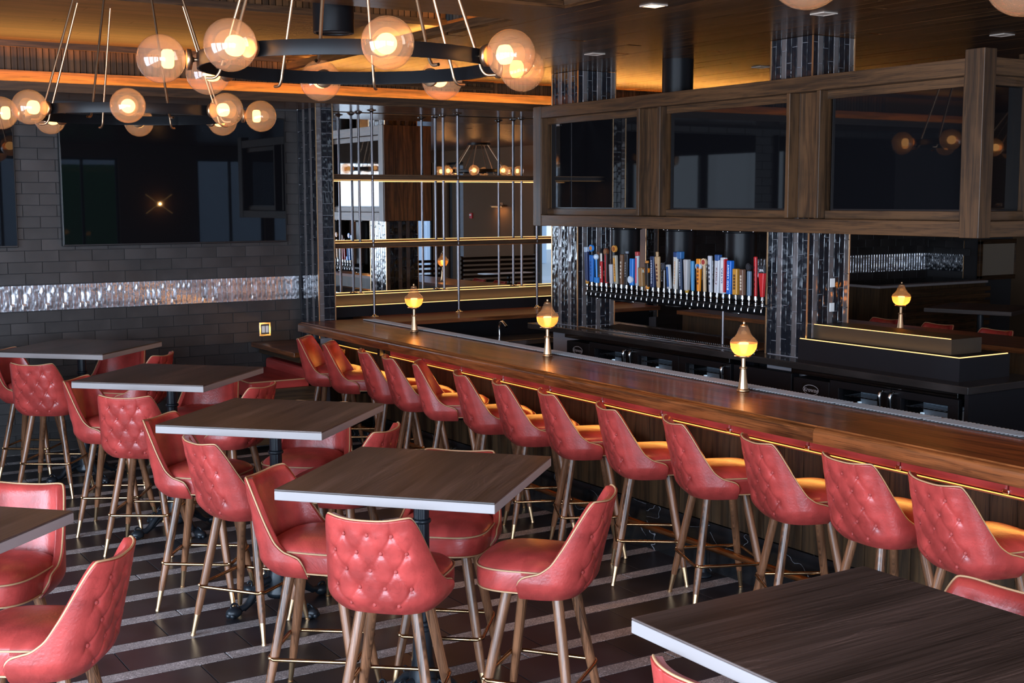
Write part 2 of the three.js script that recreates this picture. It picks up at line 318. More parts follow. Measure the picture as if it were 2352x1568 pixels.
// ---- wood ceiling over the bars, planks running along the bar
{
  const c = struct('ceiling', 'dark stained timber plank ceiling over the bars with recessed downlights', 'ceiling');
  mesh('deck', box(11.5, 0.12, 14.7, 'z'), M.darkGap, c, [10.68, CEIL + 0.085, -3.68]);
  const PW = 0.131, pg = {};
  let n = 0;
  for (let x = 4.51 + PW / 2; x < 16.3; x += PW, n++) {
    let z = -11.02; let first = rr(1.4, 3.4);
    while (z < 3.6) {
      const len = Math.min(first, 3.6 - z), q = Math.max(0.4, Math.round(len * 10) / 10); first = rr(3.0, 4.8);
      if (n > 62) { z += len; continue; }
      pg[q] ??= [0, 1, 2].map((k) => box(PW - 0.0035, 0.02, q - 0.003, 'z', [k * 0.37, k * 0.29]));
      mesh('ceiling_plank', pg[q][Math.floor(rnd() * 3)], M.ceil[Math.floor(rnd() * 5)], c, [x, CEIL + 0.01 + (rnd() - 0.5) * 0.0016, z + q / 2]);
      z += len;
    }
  }
  const far = []; for (let x = 4.51 + PW * 63.5; x < 16.4; x += PW) far.push(at(box(PW - 0.0035, 0.02, 14.6, 'z', [rnd(), rnd()]), x, CEIL + 0.01, -3.7));
  const f = mesh('far_ceiling_planks', merge(far), M.ceil[1], c); f.userData.kind = 'stuff';

  // coffers over the tables: slatted risers, a cove lip along the bar side, a cross beam between them
  const k = struct('ceiling_coffer', 'timber coffered ceiling over the high tables with slatted risers and amber cove light', 'ceiling');
  const beam = (x0, x1, y0, y1, z0, z1, grain, name = 'beam') => mesh(name, box(x1 - x0, y1 - y0, z1 - z0, grain, [rnd(), rnd()]), M.ceil[2 + Math.floor(rnd() * 2)], k, [(x0 + x1) / 2, (y0 + y1) / 2, (z0 + z1) / 2]);
  const TOP = 4.05;
  mesh('coffer_top', box(7.7, 0.08, 15.3, 'x'), M.cofferBoard[1], k, [0.95, TOP + 0.04, -3.9]);
  // cove lip and back panel along the bar side
  mesh('cove_lip', box(0.02, 0.055, 14.6, 'z'), M.frameWood[0], k, [4.52, CEIL + 0.0475, -3.7]);
  mesh('cove_panel', box(0.03, 0.15, 14.6, 'z'), M.slat[1], k, [4.79, CEIL + 0.095, -3.7]);
  mesh('riser_backing', box(0.04, TOP - CEIL, 14.7, 'z'), M.darkGap, k, [4.905, (TOP + CEIL) / 2 + 0.02, -3.75]);
  const s1 = [0, 1, 2].map((q) => box(0.02, TOP - CEIL - 0.16, 0.043, 'y', [q * 0.3, q * 0.21]));
  for (let z = -10.98; z < -4; z += 0.05) mesh('slat', s1[Math.floor(rnd() * 3)], M.slat[Math.floor(rnd() * 3)], k, [4.875, (TOP + CEIL + 0.16) / 2, z]);
  // cross beam, then the deeper recess above the far tables
  for (let i = 0; i < 5; i++) beam(-2.8, 4.51, CEIL, CEIL + 0.02, -7.12 + i * 0.115, -7.12 + i * 0.115 + 0.112, 'x', 'beam_board');
  mesh('beam_core', box(7.3, TOP - CEIL - 0.02, 0.55, 'x'), M.ceil[1], k, [0.855, (TOP + CEIL + 0.02) / 2, -6.83]);
  const YR = 3.5;
  for (let i = 0; i < 19; i++) { const z = -11.0 + i * 0.131; for (let x = -2.8, j = 0; x < 4.5; j++) { const L = Math.min(rr(1.4, 2.6), 4.78 - x); mesh('coffer_board', box(L - 0.002, 0.02, 0.129, 'x', [rnd(), rnd()]), M.cofferBoard[Math.floor(rnd() * 4)], k, [x + L / 2, YR + 0.01, z + 0.065]); x += L; } }
  mesh('riser_backing', box(7.6, TOP - YR, 0.04, 'x'), M.darkGap, k, [0.98, (TOP + YR) / 2 + 0.02, -8.535]);
  const s2 = [0, 1, 2].map((q) => box(0.043, TOP - YR - 0.05, 0.02, 'y', [q * 0.3, q * 0.21]));
  for (let x = 0.9; x < 4.76; x += 0.05) mesh('slat', s2[Math.floor(rnd() * 3)], M.slat[Math.floor(rnd() * 3)], k, [x, (TOP + YR + 0.05) / 2, -8.505]);
  mesh('riser_trim', box(7.6, 0.05, 0.03, 'x'), M.frameWood[1], k, [0.98, YR + 0.025, -8.5]);

  // low soffit along the back wall with its cove, and the slatted riser behind it
  const s = struct('ceiling_soffit', 'low timber soffit along the back wall with an amber lit cove and slatted riser', 'ceiling');
  const pw = 0.124;
  for (let i = 0; i < 7; i++) for (let x = -2.8; x < 14;) { const L = Math.min(rr(2.2, 3.6), 14 - x + 0.01); mesh('soffit_board', box(L - 0.003, 0.02, pw - 0.003, 'x', [rnd(), rnd()]), M.soffit[Math.floor(rnd() * 3)], s, [x + L / 2, 3.09, -11.62 + (i + 0.5) * pw]); x += L; }
  mesh('soffit_core', box(16.9, 0.045, 0.87, 'x'), M.darkGap, s, [5.65, 3.1225, -11.19]);
  mesh('cove_lip', box(16.9, 0.075, 0.022, 'x'), M.frameWood[0], s, [5.65, 3.1175, -10.742]);
  mesh('cove_panel', box(16.9, 0.13, 0.03, 'x'), M.slat[1], s, [5.65, 3.2, -11.01]);
  mesh('riser_backing', box(16.9, 0.30, 0.04, 'x'), M.darkGap, s, [5.65, 3.41, -11.13]);
  const s3 = [0, 1, 2].map((q) => box(0.043, 0.215, 0.02, 'y', [q * 0.3, q * 0.21]));
  for (let x = 0.9; x < 15; x += 0.05) mesh('slat', s3[Math.floor(rnd() * 3)], M.slat[Math.floor(rnd() * 3)], s, [x, 3.372, -11.10]);
  mesh('riser_trim', box(7.3, 0.05, 0.03, 'x'), M.frameWood[1], s, [0.86, 3.475, -10.985]);
}
// cove strip lights: a glowing tape and an area light of the same length just above it
function coveLight(label, len, pos, alongX, power) {
  const g = thing('led_tape', label, 'strip light', pos);
  mesh('led_tape', alongX ? box(len, 0.006, 0.014) : box(0.014, 0.006, len), M.led, g);
  areaLight('cove_light', alongX ? len : 0.05, alongX ? 0.05 : len, AMBER, power, [pos[0], pos[1] + 0.012, pos[2]], [pos[0], pos[1] + 3, pos[2]]);
}
coveLight('amber light tape hidden in the cove along the back wall', 14.5, [6.6, 3.151, -10.93], true, 70);
coveLight('amber light tape hidden in the cove above the bar edge', 13.6, [4.72, CEIL + 0.03, -4.2], false, 45);

// ---- the other walls of the room: street windows in front and on one side, plaster on the other
function windowWall(name, label, spans, lo, hi, fixed, alongX, outward) {
  const w = struct(name, label, 'wall'), T = 0.22, top = 4.2;
  const seg = (a, b, y0, y1) => { if (b - a < 0.01) return; mesh('wall_section', alongX ? box(b - a, y1 - y0, T) : box(T, y1 - y0, b - a), M.plaster, w, alongX ? [(a + b) / 2, (y0 + y1) / 2, fixed + outward * T / 2] : [fixed + outward * T / 2, (y0 + y1) / 2, (a + b) / 2]); };
  let x = lo; for (const [a, b] of spans) { seg(x, a, 0, top); seg(a, b, 0, WY0); seg(a, b, WY1, top); x = b; } seg(x, hi, 0, top);
  for (const [a, b] of spans) {
    const f = struct('window', 'black framed street window letting in daylight', 'window'), m = (a + b) / 2, H = WY1 - WY0, yc = (WY0 + WY1) / 2, q = fixed + outward * 0.1;
    const bar = (u, y, du, dy) => mesh('window_frame', alongX ? box(du, dy, 0.06) : box(0.06, dy, du), M.blackMetal, f, alongX ? [u, y, q] : [q, y, u]);
    bar(a + 0.025, yc, 0.05, H); bar(b - 0.025, yc, 0.05, H); bar(m, WY0 + 0.025, b - a, 0.05); bar(m, WY1 - 0.025, b - a, 0.05); bar(m, yc, 0.05, H);
    for (const s of [-1, 1]) mesh('pane', alongX ? box((b - a) / 2 - 0.075, H - 0.1, 0.006) : box(0.006, H - 0.1, (b - a) / 2 - 0.075), M.glass, f, alongX ? [m + s * (b - a) / 4, yc, q] : [q, yc, m + s * (b - a) / 4]);
  }
}
windowWall('wall_front', 'plaster street wall with tall windows behind the viewer', frontWindows, -3.0, 16.6, FZ, true, 1);
windowWall('wall_left', 'plaster side wall with tall street windows', leftWindows, -11.8, 3.6, LX, false, -1);
windowWall('wall_right', 'brown plaster side wall with windows, seen in the bar mirror', [[-2.1, -0.45], [2.55, 3.35]], -11.8, 3.6, 15.0, false, 1);
{
  const r = struct('roof', 'flat roof slab over the dining room', 'roof');
  mesh('roof_slab', box(19.8, 0.15, 16, 'x'), M.darkGap, r, [6.8, 4.28, -4.1]);
  const st = struct('street', 'grey street outside the windows', 'street');
  mesh('pavement', box(60, 0.1, 22), S({ color: lin(0.35, 0.36, 0.38), roughness: 0.9 }), st, [6, -0.16, 15.5]);
  mesh('side_pavement', box(20, 0.1, 40), S({ color: lin(0.33, 0.34, 0.36), roughness: 0.9 }), st, [-13.2, -0.16, -6]);
}

// ================================================================ STOOLS
const smooth = (a, b, x) => { const t = Math.min(1, Math.max(0, (x - a) / (b - a))); return t * t * (3 - 2 * t); };
const YB = 0.618, PM = R(95);
function rimY(t) {
  t = Math.abs(t);
  const y = 1.018 - 0.006 * Math.cos(Math.min(1, t / 0.43) * Math.PI) - 0.24 * smooth(0.43, 0.80, t) - 0.055 * smooth(0.70, 0.93, t);
  if (t > 0.91) { const k = (t - 0.91) / 0.09; return YB + 0.01 + (y - YB - 0.01) * Math.sqrt(Math.max(0, 1 - k * k)); }
  return y;
}
function shellPoint(t, y, inset) {   // a point of the bucket: t in -1..1 round the back, inset towards the sitter
  const p = t * PM, h = Math.min(1, Math.max(0, (y - 0.70) / 0.32)), a = (0.246 - inset) * (1 - 0.09 * h), b = 0.236 - inset;
  const sx = Math.sin(p), cz = Math.cos(p), e = 0.68;
  let x = a * Math.sign(sx) * Math.abs(sx) ** e, z = -b * Math.sign(cz) * Math.abs(cz) ** e;
  const k = Math.min(1, Math.max(0, 1 - (y - YB) / 0.085)), s = 1 - 0.22 * k * k;
  x *= s; z *= s;
  z -= 0.075 * h * Math.max(0, smooth(-0.1, 0.75, cz));
  return V(x, y, z);
}
const NU = 144, NV = 60, NI = 18;
const arc = (() => { const s = [0]; for (let i = 1; i <= NU; i++) s.push(s[i - 1] + shellPoint(-1 + 2 * i / NU, 0.82, 0).distanceTo(shellPoint(-1 + 2 * (i - 1) / NU, 0.82, 0))); const m = s[NU / 2]; return s.map((q) => q - m); })();
const buttons = []; for (let r = 0; r < 5; r++) for (const s of r % 2 ? [-0.156, -0.052, 0.052, 0.156] : [-0.104, 0, 0.104]) buttons.push([s, 0.955 - 0.073 * r]);
function tuft(s, y) {
  let d = 0, near = 9;
  for (const [bs, by] of buttons) { const q = Math.hypot(s - bs, y - by); if (q < near) near = q; }
  d -= 0.009 * Math.exp(-((near / 0.017) ** 2));
  const r = (0.955 - y) / 0.073, p = s / 0.052 + r, q = s / 0.052 - r, even = (v) => Math.abs(v - 2 * Math.round(v / 2)) * 0.0423;
  const inside = smooth(0.190, 0.150, Math.abs(s)) * smooth(0.978, 0.953, y) * smooth(0.635, 0.672, y);
  d -= 0.0034 * inside * Math.max(Math.exp(-((even(p) / 0.0062) ** 2)), Math.exp(-((even(q) / 0.0062) ** 2)));
  if (y > 0.953) for (const bs of [-0.104, 0, 0.104]) d -= 0.003 * Math.exp(-(((s - bs) / 0.006) ** 2));
  d += 0.0025 * inside * Math.min(1, near / 0.04);
  return d;
}
function outerPoint(i, y) {
  const t = -1 + 2 * i / NU, p = shellPoint(t, y, 0), e = shellPoint(t, y, 0.02), n = p.clone().sub(e).normalize();
  return p.addScaledVector(n, tuft(arc[i], y));
}
const shellGeo = (() => {
  const pos = [], uv = [], idx = [], row = NU + 1;
  for (let j = 0; j <= NV; j++) for (let i = 0; i <= NU; i++) { const t = -1 + 2 * i / NU, y = YB + (rimY(t) - YB) * j / NV, p = outerPoint(i, y); pos.push(p.x, p.y, p.z); uv.push(arc[i] / 0.5, y / 0.5); }
  for (let j = NI; j >= 0; j--) for (let i = 0; i <= NU; i++) { const t = -1 + 2 * i / NU, y = YB + (rimY(t) - YB) * j / NI, p = shellPoint(t, y, j === NI ? 0.030 : 0.038); pos.push(p.x, p.y, p.z); uv.push(arc[i] / 0.5 + 0.4, y / 0.5); }
  const rows = NV + 1 + NI + 1;
  for (let j = 0; j < rows - 1; j++) for (let i = 0; i < NU; i++) { const a = j * row + i, b = a + 1, c = a + row, d = c + 1; idx.push(a, c, b, b, c, d); }
  const g = new THREE.BufferGeometry(); g.setAttribute('position', new THREE.Float32BufferAttribute(pos, 3)); g.setAttribute('uv', new THREE.Float32BufferAttribute(uv, 2)); g.setIndex(idx); g.computeVertexNormals(); return g;
})();
const rimPipe = (() => { const pts = []; for (let i = 0; i <= 90; i++) { const t = -1 + 2 * i / 90, y = rimY(t), a = shellPoint(t, y, 0), b = shellPoint(t, y, 0.03); pts.push(a.lerp(b, 0.25)); pts[pts.length - 1].y += 0.002; } return new THREE.TubeGeometry(new THREE.CatmullRomCurve3(pts), 170, 0.0041, 6); })();
const seatPlan = (a, s, y) => { const e = 0.60, c = Math.cos(a), n = Math.sin(a); return V(0.213 * s * Math.sign(c) * Math.abs(c) ** e, y, 0.025 + 0.222 * s * Math.sign(n) * Math.abs(n) ** e); };
const seatGeo = (() => {
  const prof = [[0.02, 0.645], [0.9, 0.642], [0.985, 0.647], [1.0, 0.66], [1.012, 0.69], [1.008, 0.72], [0.99, 0.737], [0.95, 0.749], [0.86, 0.763], [0.7, 0.775], [0.5, 0.782], [0.25, 0.785], [0.001, 0.786]];
  const pos = [], uv = [], idx = [], n = 56;
  for (const [s, y] of prof) for (let i = 0; i <= n; i++) { const p = seatPlan(i / n * Math.PI * 2, s, y); pos.push(p.x, p.y, p.z); uv.push(p.x / 0.5 + (y < 0.735 ? i / n * 3 : 0), p.z / 0.5 + y * 2); }
  for (let j = 0; j < prof.length - 1; j++) for (let i = 0; i < n; i++) { const a = j * (n + 1) + i, b = a + 1, c = a + n + 1, d = c + 1; idx.push(a, c, b, b, c, d); }
  const g = new THREE.BufferGeometry(); g.setAttribute('position', new THREE.Float32BufferAttribute(pos, 3)); g.setAttribute('uv', new THREE.Float32BufferAttribute(uv, 2)); g.setIndex(idx); g.computeVertexNormals(); return g;
})();
const seatPipe = [[1.01, 0.735], [0.99, 0.647]].map(([s, y]) => { const pts = []; for (let i = 0; i < 60; i++) pts.push(seatPlan(i / 60 * Math.PI * 2, s, y)); return new THREE.TubeGeometry(new THREE.CatmullRomCurve3(pts, true), 110, 0.0038, 6, true); });
const buttonGeo = new THREE.SphereGeometry(0.0085, 10, 6).scale(1, 1, 0.55);
const buttonPlace = buttons.map(([s, y]) => {
  let i = 0; while (i < NU && arc[i] < s) i++;
  const f = (s - arc[i - 1]) / (arc[i] - arc[i - 1]), t = -1 + 2 * (i - 1 + f) / NU, p = shellPoint(t, y, 0), n = p.clone().sub(shellPoint(t, y, 0.02)).normalize();
  return [p.addScaledVector(n, -0.0072), Math.atan2(n.x, n.z)];
});
const LT = 0.105, LB = 0.212, LH = 0.636;
const legAt = (y) => LB + (LT - LB) * y / LH;
const legGeo = [], ferruleGeo = [], boltSpots = [];
for (const [sx, sz] of [[1, 1], [1, -1], [-1, -1], [-1, 1]]) {
  const q = (y) => [sx * legAt(y), y, sz * legAt(y)];
  const parts = [[0.11, 0.0160], [0.16, 0.0190], [0.3, 0.0215], [LH, 0.0235]].map(([y, r]) => [q(y), r]);
  const gs = []; for (let k = 0; k < 3; k++) gs.push(gridUV(rod(parts[k][0], parts[k + 1][0], parts[k][1], 12, parts[k + 1][1]), 'y', 2, 0.5, [sx * 0.2, sz * 0.3]));
  legGeo.push(merge(gs)); ferruleGeo.push(merge([rod(q(0.012), q(0.112), 0.0105, 12, 0.0155), rod(q(0.0), q(0.012), 0.0125, 12, 0.0125)]));
  boltSpots.push(q(0.262).map((v, k) => k === 1 ? v : v * 1.09));
}
const ringGeo = (() => { const h = legAt(0.258) + 0.024, r = 0.03, pts = []; for (let k = 0; k < 4; k++) { const a0 = k * Math.PI / 2, cx = [1, -1, -1, 1][k] * (h - r), cz = [1, 1, -1, -1][k] * (h - r); for (let j = 0; j <= 4; j++) { const a = a0 + j * Math.PI / 8; pts.push(V(cx + r * Math.cos(a), 0.258, cz + r * Math.sin(a))); } } return polyTube(pts, 0.0092, 8, true); })();
const boltGeo = new THREE.SphereGeometry(0.009, 8, 6), swivelGeo = at(cyl(0.15, 0.13, 0.03, 24), 0, 0.628, 0);
function stool(x, z, yaw, base, label, group) {
  const g = thing('bar_stool', label, 'stool', [x, 0, z], 0, group), b = base ?? yaw;
  const back = mesh('backrest', shellGeo, M.leather, g, null, [0, yaw, 0]);
  mesh('piping', rimPipe, M.piping, back);
  for (const [p, a] of buttonPlace) mesh('tuft_button', buttonGeo, M.leather, back, p.toArray(), [0, a, 0]);
  const seat = mesh('seat', seatGeo, M.leather, g, null, [0, yaw, 0]);
  for (const s of seatPipe) mesh('piping', s, M.piping, seat);
  mesh('swivel_plate', swivelGeo, M.blackMetal, g);
  for (let k = 0; k < 4; k++) { const l = mesh('leg', legGeo[k], M.legWood, g, null, [0, b, 0]); mesh('brass_ferrule', ferruleGeo[k], M.brassSatin, l); mesh('bolt', boltGeo, M.brassSatin, l, boltSpots[k]); }
  mesh('foot_ring', ringGeo, M.brass, g, null, [0, b, 0]);
  return g;
}

// ================================================================ HIGH TABLES
const TH = 1.07;
const topGeo = [0, 1, 2, 3, 4, 5].map((k) => rbox(0.914, 0.008, 0.914, 0.003, 'x', [k * 0.23, k * 0.31]));
const edgeGeo = gridUV(new RoundedBoxGeometry(0.914, 0.037, 0.914, 2, 0.003), 'x');
const fluted = (r, h, n = 48) => { const g = new THREE.CylinderGeometry(r, r, h, n, 1), p = g.attributes.position; for (let i = 0; i < p.count; i++) { const x = p.getX(i), z = p.getZ(i), q = Math.hypot(x, z); if (q < r * 0.5) continue; const a = Math.atan2(z, x), k = 1 - 0.07 * Math.max(0, Math.cos(a * 12)); p.setX(i, x * k); p.setZ(i, z * k); } g.computeVertexNormals(); return g; };
const poleGeo = at(fluted(0.033, 0.62), 0, 0.71, 0);
const collarGeo = merge([[0.042, 1.015], [0.040, 0.86], [0.048, 0.415], [0.042, 0.39]].map(([r, y]) => at(new THREE.TorusGeometry(r - 0.008, 0.011, 8, 24), 0, y, 0, Math.PI / 2)));
const urnGeo = lathe([[0.0, 0.40], [0.040, 0.40], [0.043, 0.26], [0.058, 0.19], [0.066, 0.13], [0.050, 0.115], [0.075, 0.09], [0.06, 0.06], [0, 0.06]], 20);
const clawGeo = merge([
  tube([[0.045, 0.165, 0], [0.10, 0.155, 0], [0.16, 0.105, 0], [0.21, 0.055, 0], [0.27, 0.038, 0]], 0.019, 20, 8),
  tube([[0.05, 0.12, 0], [0.11, 0.11, 0], [0.17, 0.07, 0], [0.23, 0.035, 0]], 0.014, 16, 6),
  at(new THREE.SphereGeometry(0.034, 12, 8).scale(1.35, 0.95, 1.1), 0.29, 0.033, 0),
  ...[-1, 0, 1].map((k) => at(new THREE.SphereGeometry(0.015, 8, 6), 0.325 - Math.abs(k) * 0.012, 0.022, k * 0.022)),
  at(new THREE.TorusGeometry(0.016, 0.006, 6, 12), 0.115, 0.172, 0, 0, 0, 0), at(new THREE.TorusGeometry(0.022, 0.006, 6, 12), 0.285, 0.058, 0, 0.4, 0, 0)]);
const plateGeo = at(box(0.36, 0.012, 0.36), 0, 1.018, 0);
function highTable(x, z, yaw, label, k) {
  const g = thing('high_table', label, 'table', [x, 0, z], yaw, 'square high tables');
  const t = mesh('tabletop', topGeo[k], M.table, g, [0, TH - 0.004, 0]); mesh('edge_band', edgeGeo, M.tableEdge, t, [0, -0.0225, 0]);
  mesh('mounting_plate', plateGeo, M.castIron, g);
  const p = mesh('pole', poleGeo, M.castIron, g); mesh('collar', collarGeo, M.castIron, p);
  mesh('base', urnGeo, M.castIron, g);
  for (let i = 0; i < 4; i++) mesh('claw_foot', clawGeo, M.castIron, g, null, [0, Math.PI / 4 + i * Math.PI / 2 + 0.25, 0]);
  return g;
}
// tables of the row: [x, z, turn, label, stools as [side angle, offset, twist of the seat, twist of the legs]]
const rowTables = [
  [2.45, -10.30, 45, 'first square dark wood high table, beside the charcoal brick wall', 'stools round the high table beside the brick wall'],
  [2.55, -8.30, 45, 'second square dark wood high table from the brick wall', 'stools round the second high table from the brick wall'],
  [2.53, -6.42, 44, 'third square dark wood high table from the brick wall', 'stools round the third high table from the brick wall'],
  [2.49, -4.68, 42.5, 'fourth square dark wood high table from the brick wall', 'stools round the fourth high table from the brick wall'],
];
const words = ['high table beside the brick wall', 'second high table from the brick wall', 'third high table from the brick wall', 'fourth high table from the brick wall'];
// seats by side: the middle of each backrest's top edge in plan; every seat faces its table
const rowRims = [
  [[1.93, -9.72], [2.98, -9.78], [2.98, -10.86], [1.93, -10.86]],
  [[2.07, -7.76], [3.01, -7.74], [3.06, -8.84], [2.01, -8.78]],
  [[1.97, -6.12], [2.98, -5.90], [3.05, -6.95], [2.03, -6.97]],
  [[2.02, -4.25], [3.04, -4.06], [3.00, -5.22], [1.99, -5.28]],
];
const tableWords = ['the first high table', 'the second high table', 'the third high table', 'the fourth high table'];
const sideWords = ['street side, away from the wall', 'bar side, away from the wall', 'bar side, towards the wall', 'street side, towards the wall'];
const RIM = 0.305;
function seatFromRim(rx, rz, fx, fz, twist, legs, label, group) { const a = Math.atan2(fx, fz) + R(twist); stool(rx + RIM * Math.sin(a), rz + RIM * Math.cos(a), a, Math.atan2(fx, fz) + R(legs), label, group); }
rowTables.forEach(([x, z, d, label, group], k) => {
  highTable(x, z, R(d), label, k);
  rowRims[k].forEach(([rx, rz], i) => seatFromRim(rx, rz, x - rx, z - rz, k === 2 && i === 0 ? -20 : 0, [8, -4, 3, 12][i], `red tufted bar stool at ${tableWords[k]}, ${sideWords[i]}`, group));
});
highTable(0.44, -4.79, R(44), 'square dark wood high table beside the row of tables, its corner towards them', 4);
seatFromRim(1.10, -5.60, -0.66, 0.81, 0, 0, 'red tufted bar stool at the table beside the row, facing the street', 'stools at the table beside the row');
seatFromRim(1.15, -4.31, -0.80, -0.55, 0, 0, 'red tufted bar stool at the table beside the row, back towards the bar', 'stools at the table beside the row');
highTable(2.54, -2.24, 0, 'square dark wood high table set parallel to the bar', 5);
seatFromRim(3.33, -2.40, -1, 0.05, 0, 0, 'red tufted bar stool on the bar side of the parallel high table', 'stools at the parallel high table');
seatFromRim(2.00, -2.36, 1, -0.1, 0, 0, 'red tufted bar stool on the street side of the parallel high table', 'stools at the parallel high table');
seatFromRim(2.66, -1.42, 0, -1, 0, 0, 'red tufted bar stool at the end of the parallel high table', 'stools at the parallel high table');

// stools along the bar: [x and z of the top of the back, twist of the seat from facing the bar (towards the street), twist of the legs]
const barSeats = [[4.33, -10.26, 42, 40], [4.33, -9.74, 37, 30], [4.31, -9.02, 17, 20], [4.30, -8.57, 17, 20], [4.34, -8.16, 33, 30], [4.30, -7.47, 20, 25], [4.30, -6.95, 20, 25], [4.32, -6.43, 20, 28], [4.30, -5.78, 20, 36], [4.38, -5.21, 24, 22], [4.37, -4.55, 17, 30], [4.38, -3.96, 6, 14], [4.31, -3.45, 12, 14]];
const nth = ['first', 'second', 'third', 'fourth', 'fifth', 'sixth', 'seventh', 'eighth', 'ninth', 'tenth', 'eleventh', 'twelfth', 'thirteenth'];
barSeats.forEach(([x, z, a, b], k) => seatFromRim(x - (k > 8 && k < 12 ? 0.05 : 0), z - 0.10, 1, 0, -a, -b, `red tufted bar stool at the walnut bar, ${nth[k]} from the low bench`, 'bar stools along the bar'));
for (const z of [-8.7, -8.05, -7.4, -6.8]) stool(9.62, z, -Math.PI / 2, null, 'red tufted leather bar stool at the second bar beyond the television surround', 'bar stools along the second bar');

// ---- low seat and low counter at the wall end of the bar
{
  const b = thing('bench', 'low red leather bench with dark wood end by the brick wall', 'bench', [0, 0, 0]);
  mesh('bench_base', box(0.60, 0.40, 0.95, 'z'), M.panel[1], b, [4.30, 0.25, -11.08]);
  mesh('bench_end', rbox(0.66, 0.14, 0.03, 0.004, 'x'), M.panel[2], b, [4.28, 0.48, -10.585]);
  mesh('seat_cushion', rbox(0.66, 0.15, 0.98, 0.03, 'z'), M.leather, b, [4.28, 0.545, -11.10]);
  mesh('back_cushion', rbox(0.16, 0.30, 0.98, 0.03, 'z'), M.leather, b, [4.56, 0.56, -11.10]);
  mesh('piping', polyTube([[3.955, 0.615, -10.62], [4.605, 0.615, -10.62]], 0.006), M.piping, b);
  mesh('piping', polyTube([[3.955, 0.615, -10.62], [3.955, 0.615, -11.58]], 0.006), M.piping, b);
  const l = thing('low_counter', 'low dark wood counter shelf between the bar end and brick wall', 'counter', [0, 0, 0]);
  mesh('counter_top', rbox(0.50, 0.045, 1.06, 0.008, 'x'), M.walnut, l, [4.60, 0.84, -11.08]);
  mesh('apron', box(0.42, 0.06, 0.98, 'x'), M.panel[0], l, [4.63, 0.79, -11.09]);
  mesh('bracket', box(0.02, 0.16, 0.9, 'z'), M.brassSatin, l, [4.80, 0.68, -11.09]);
  const sw = thing('wall_switch', 'chrome plated double wall switch on the brick tiles', 'switch', [4.497, 0.978, ZW]);
  mesh('plate', rbox(0.118, 0.135, 0.008, 0.003), M.chrome, sw, [0, 0, 0.004]);
  mesh('plate_face', rbox(0.085, 0.098, 0.006, 0.002), S({ color: lin(0.05, 0.05, 0.05), roughness: 0.4 }), sw, [0, 0, 0.008]);
  for (const s of [-1, 1]) mesh('rocker', rbox(0.030, 0.066, 0.010, 0.002), M.white, sw, [s * 0.019, 0, 0.012]);
}

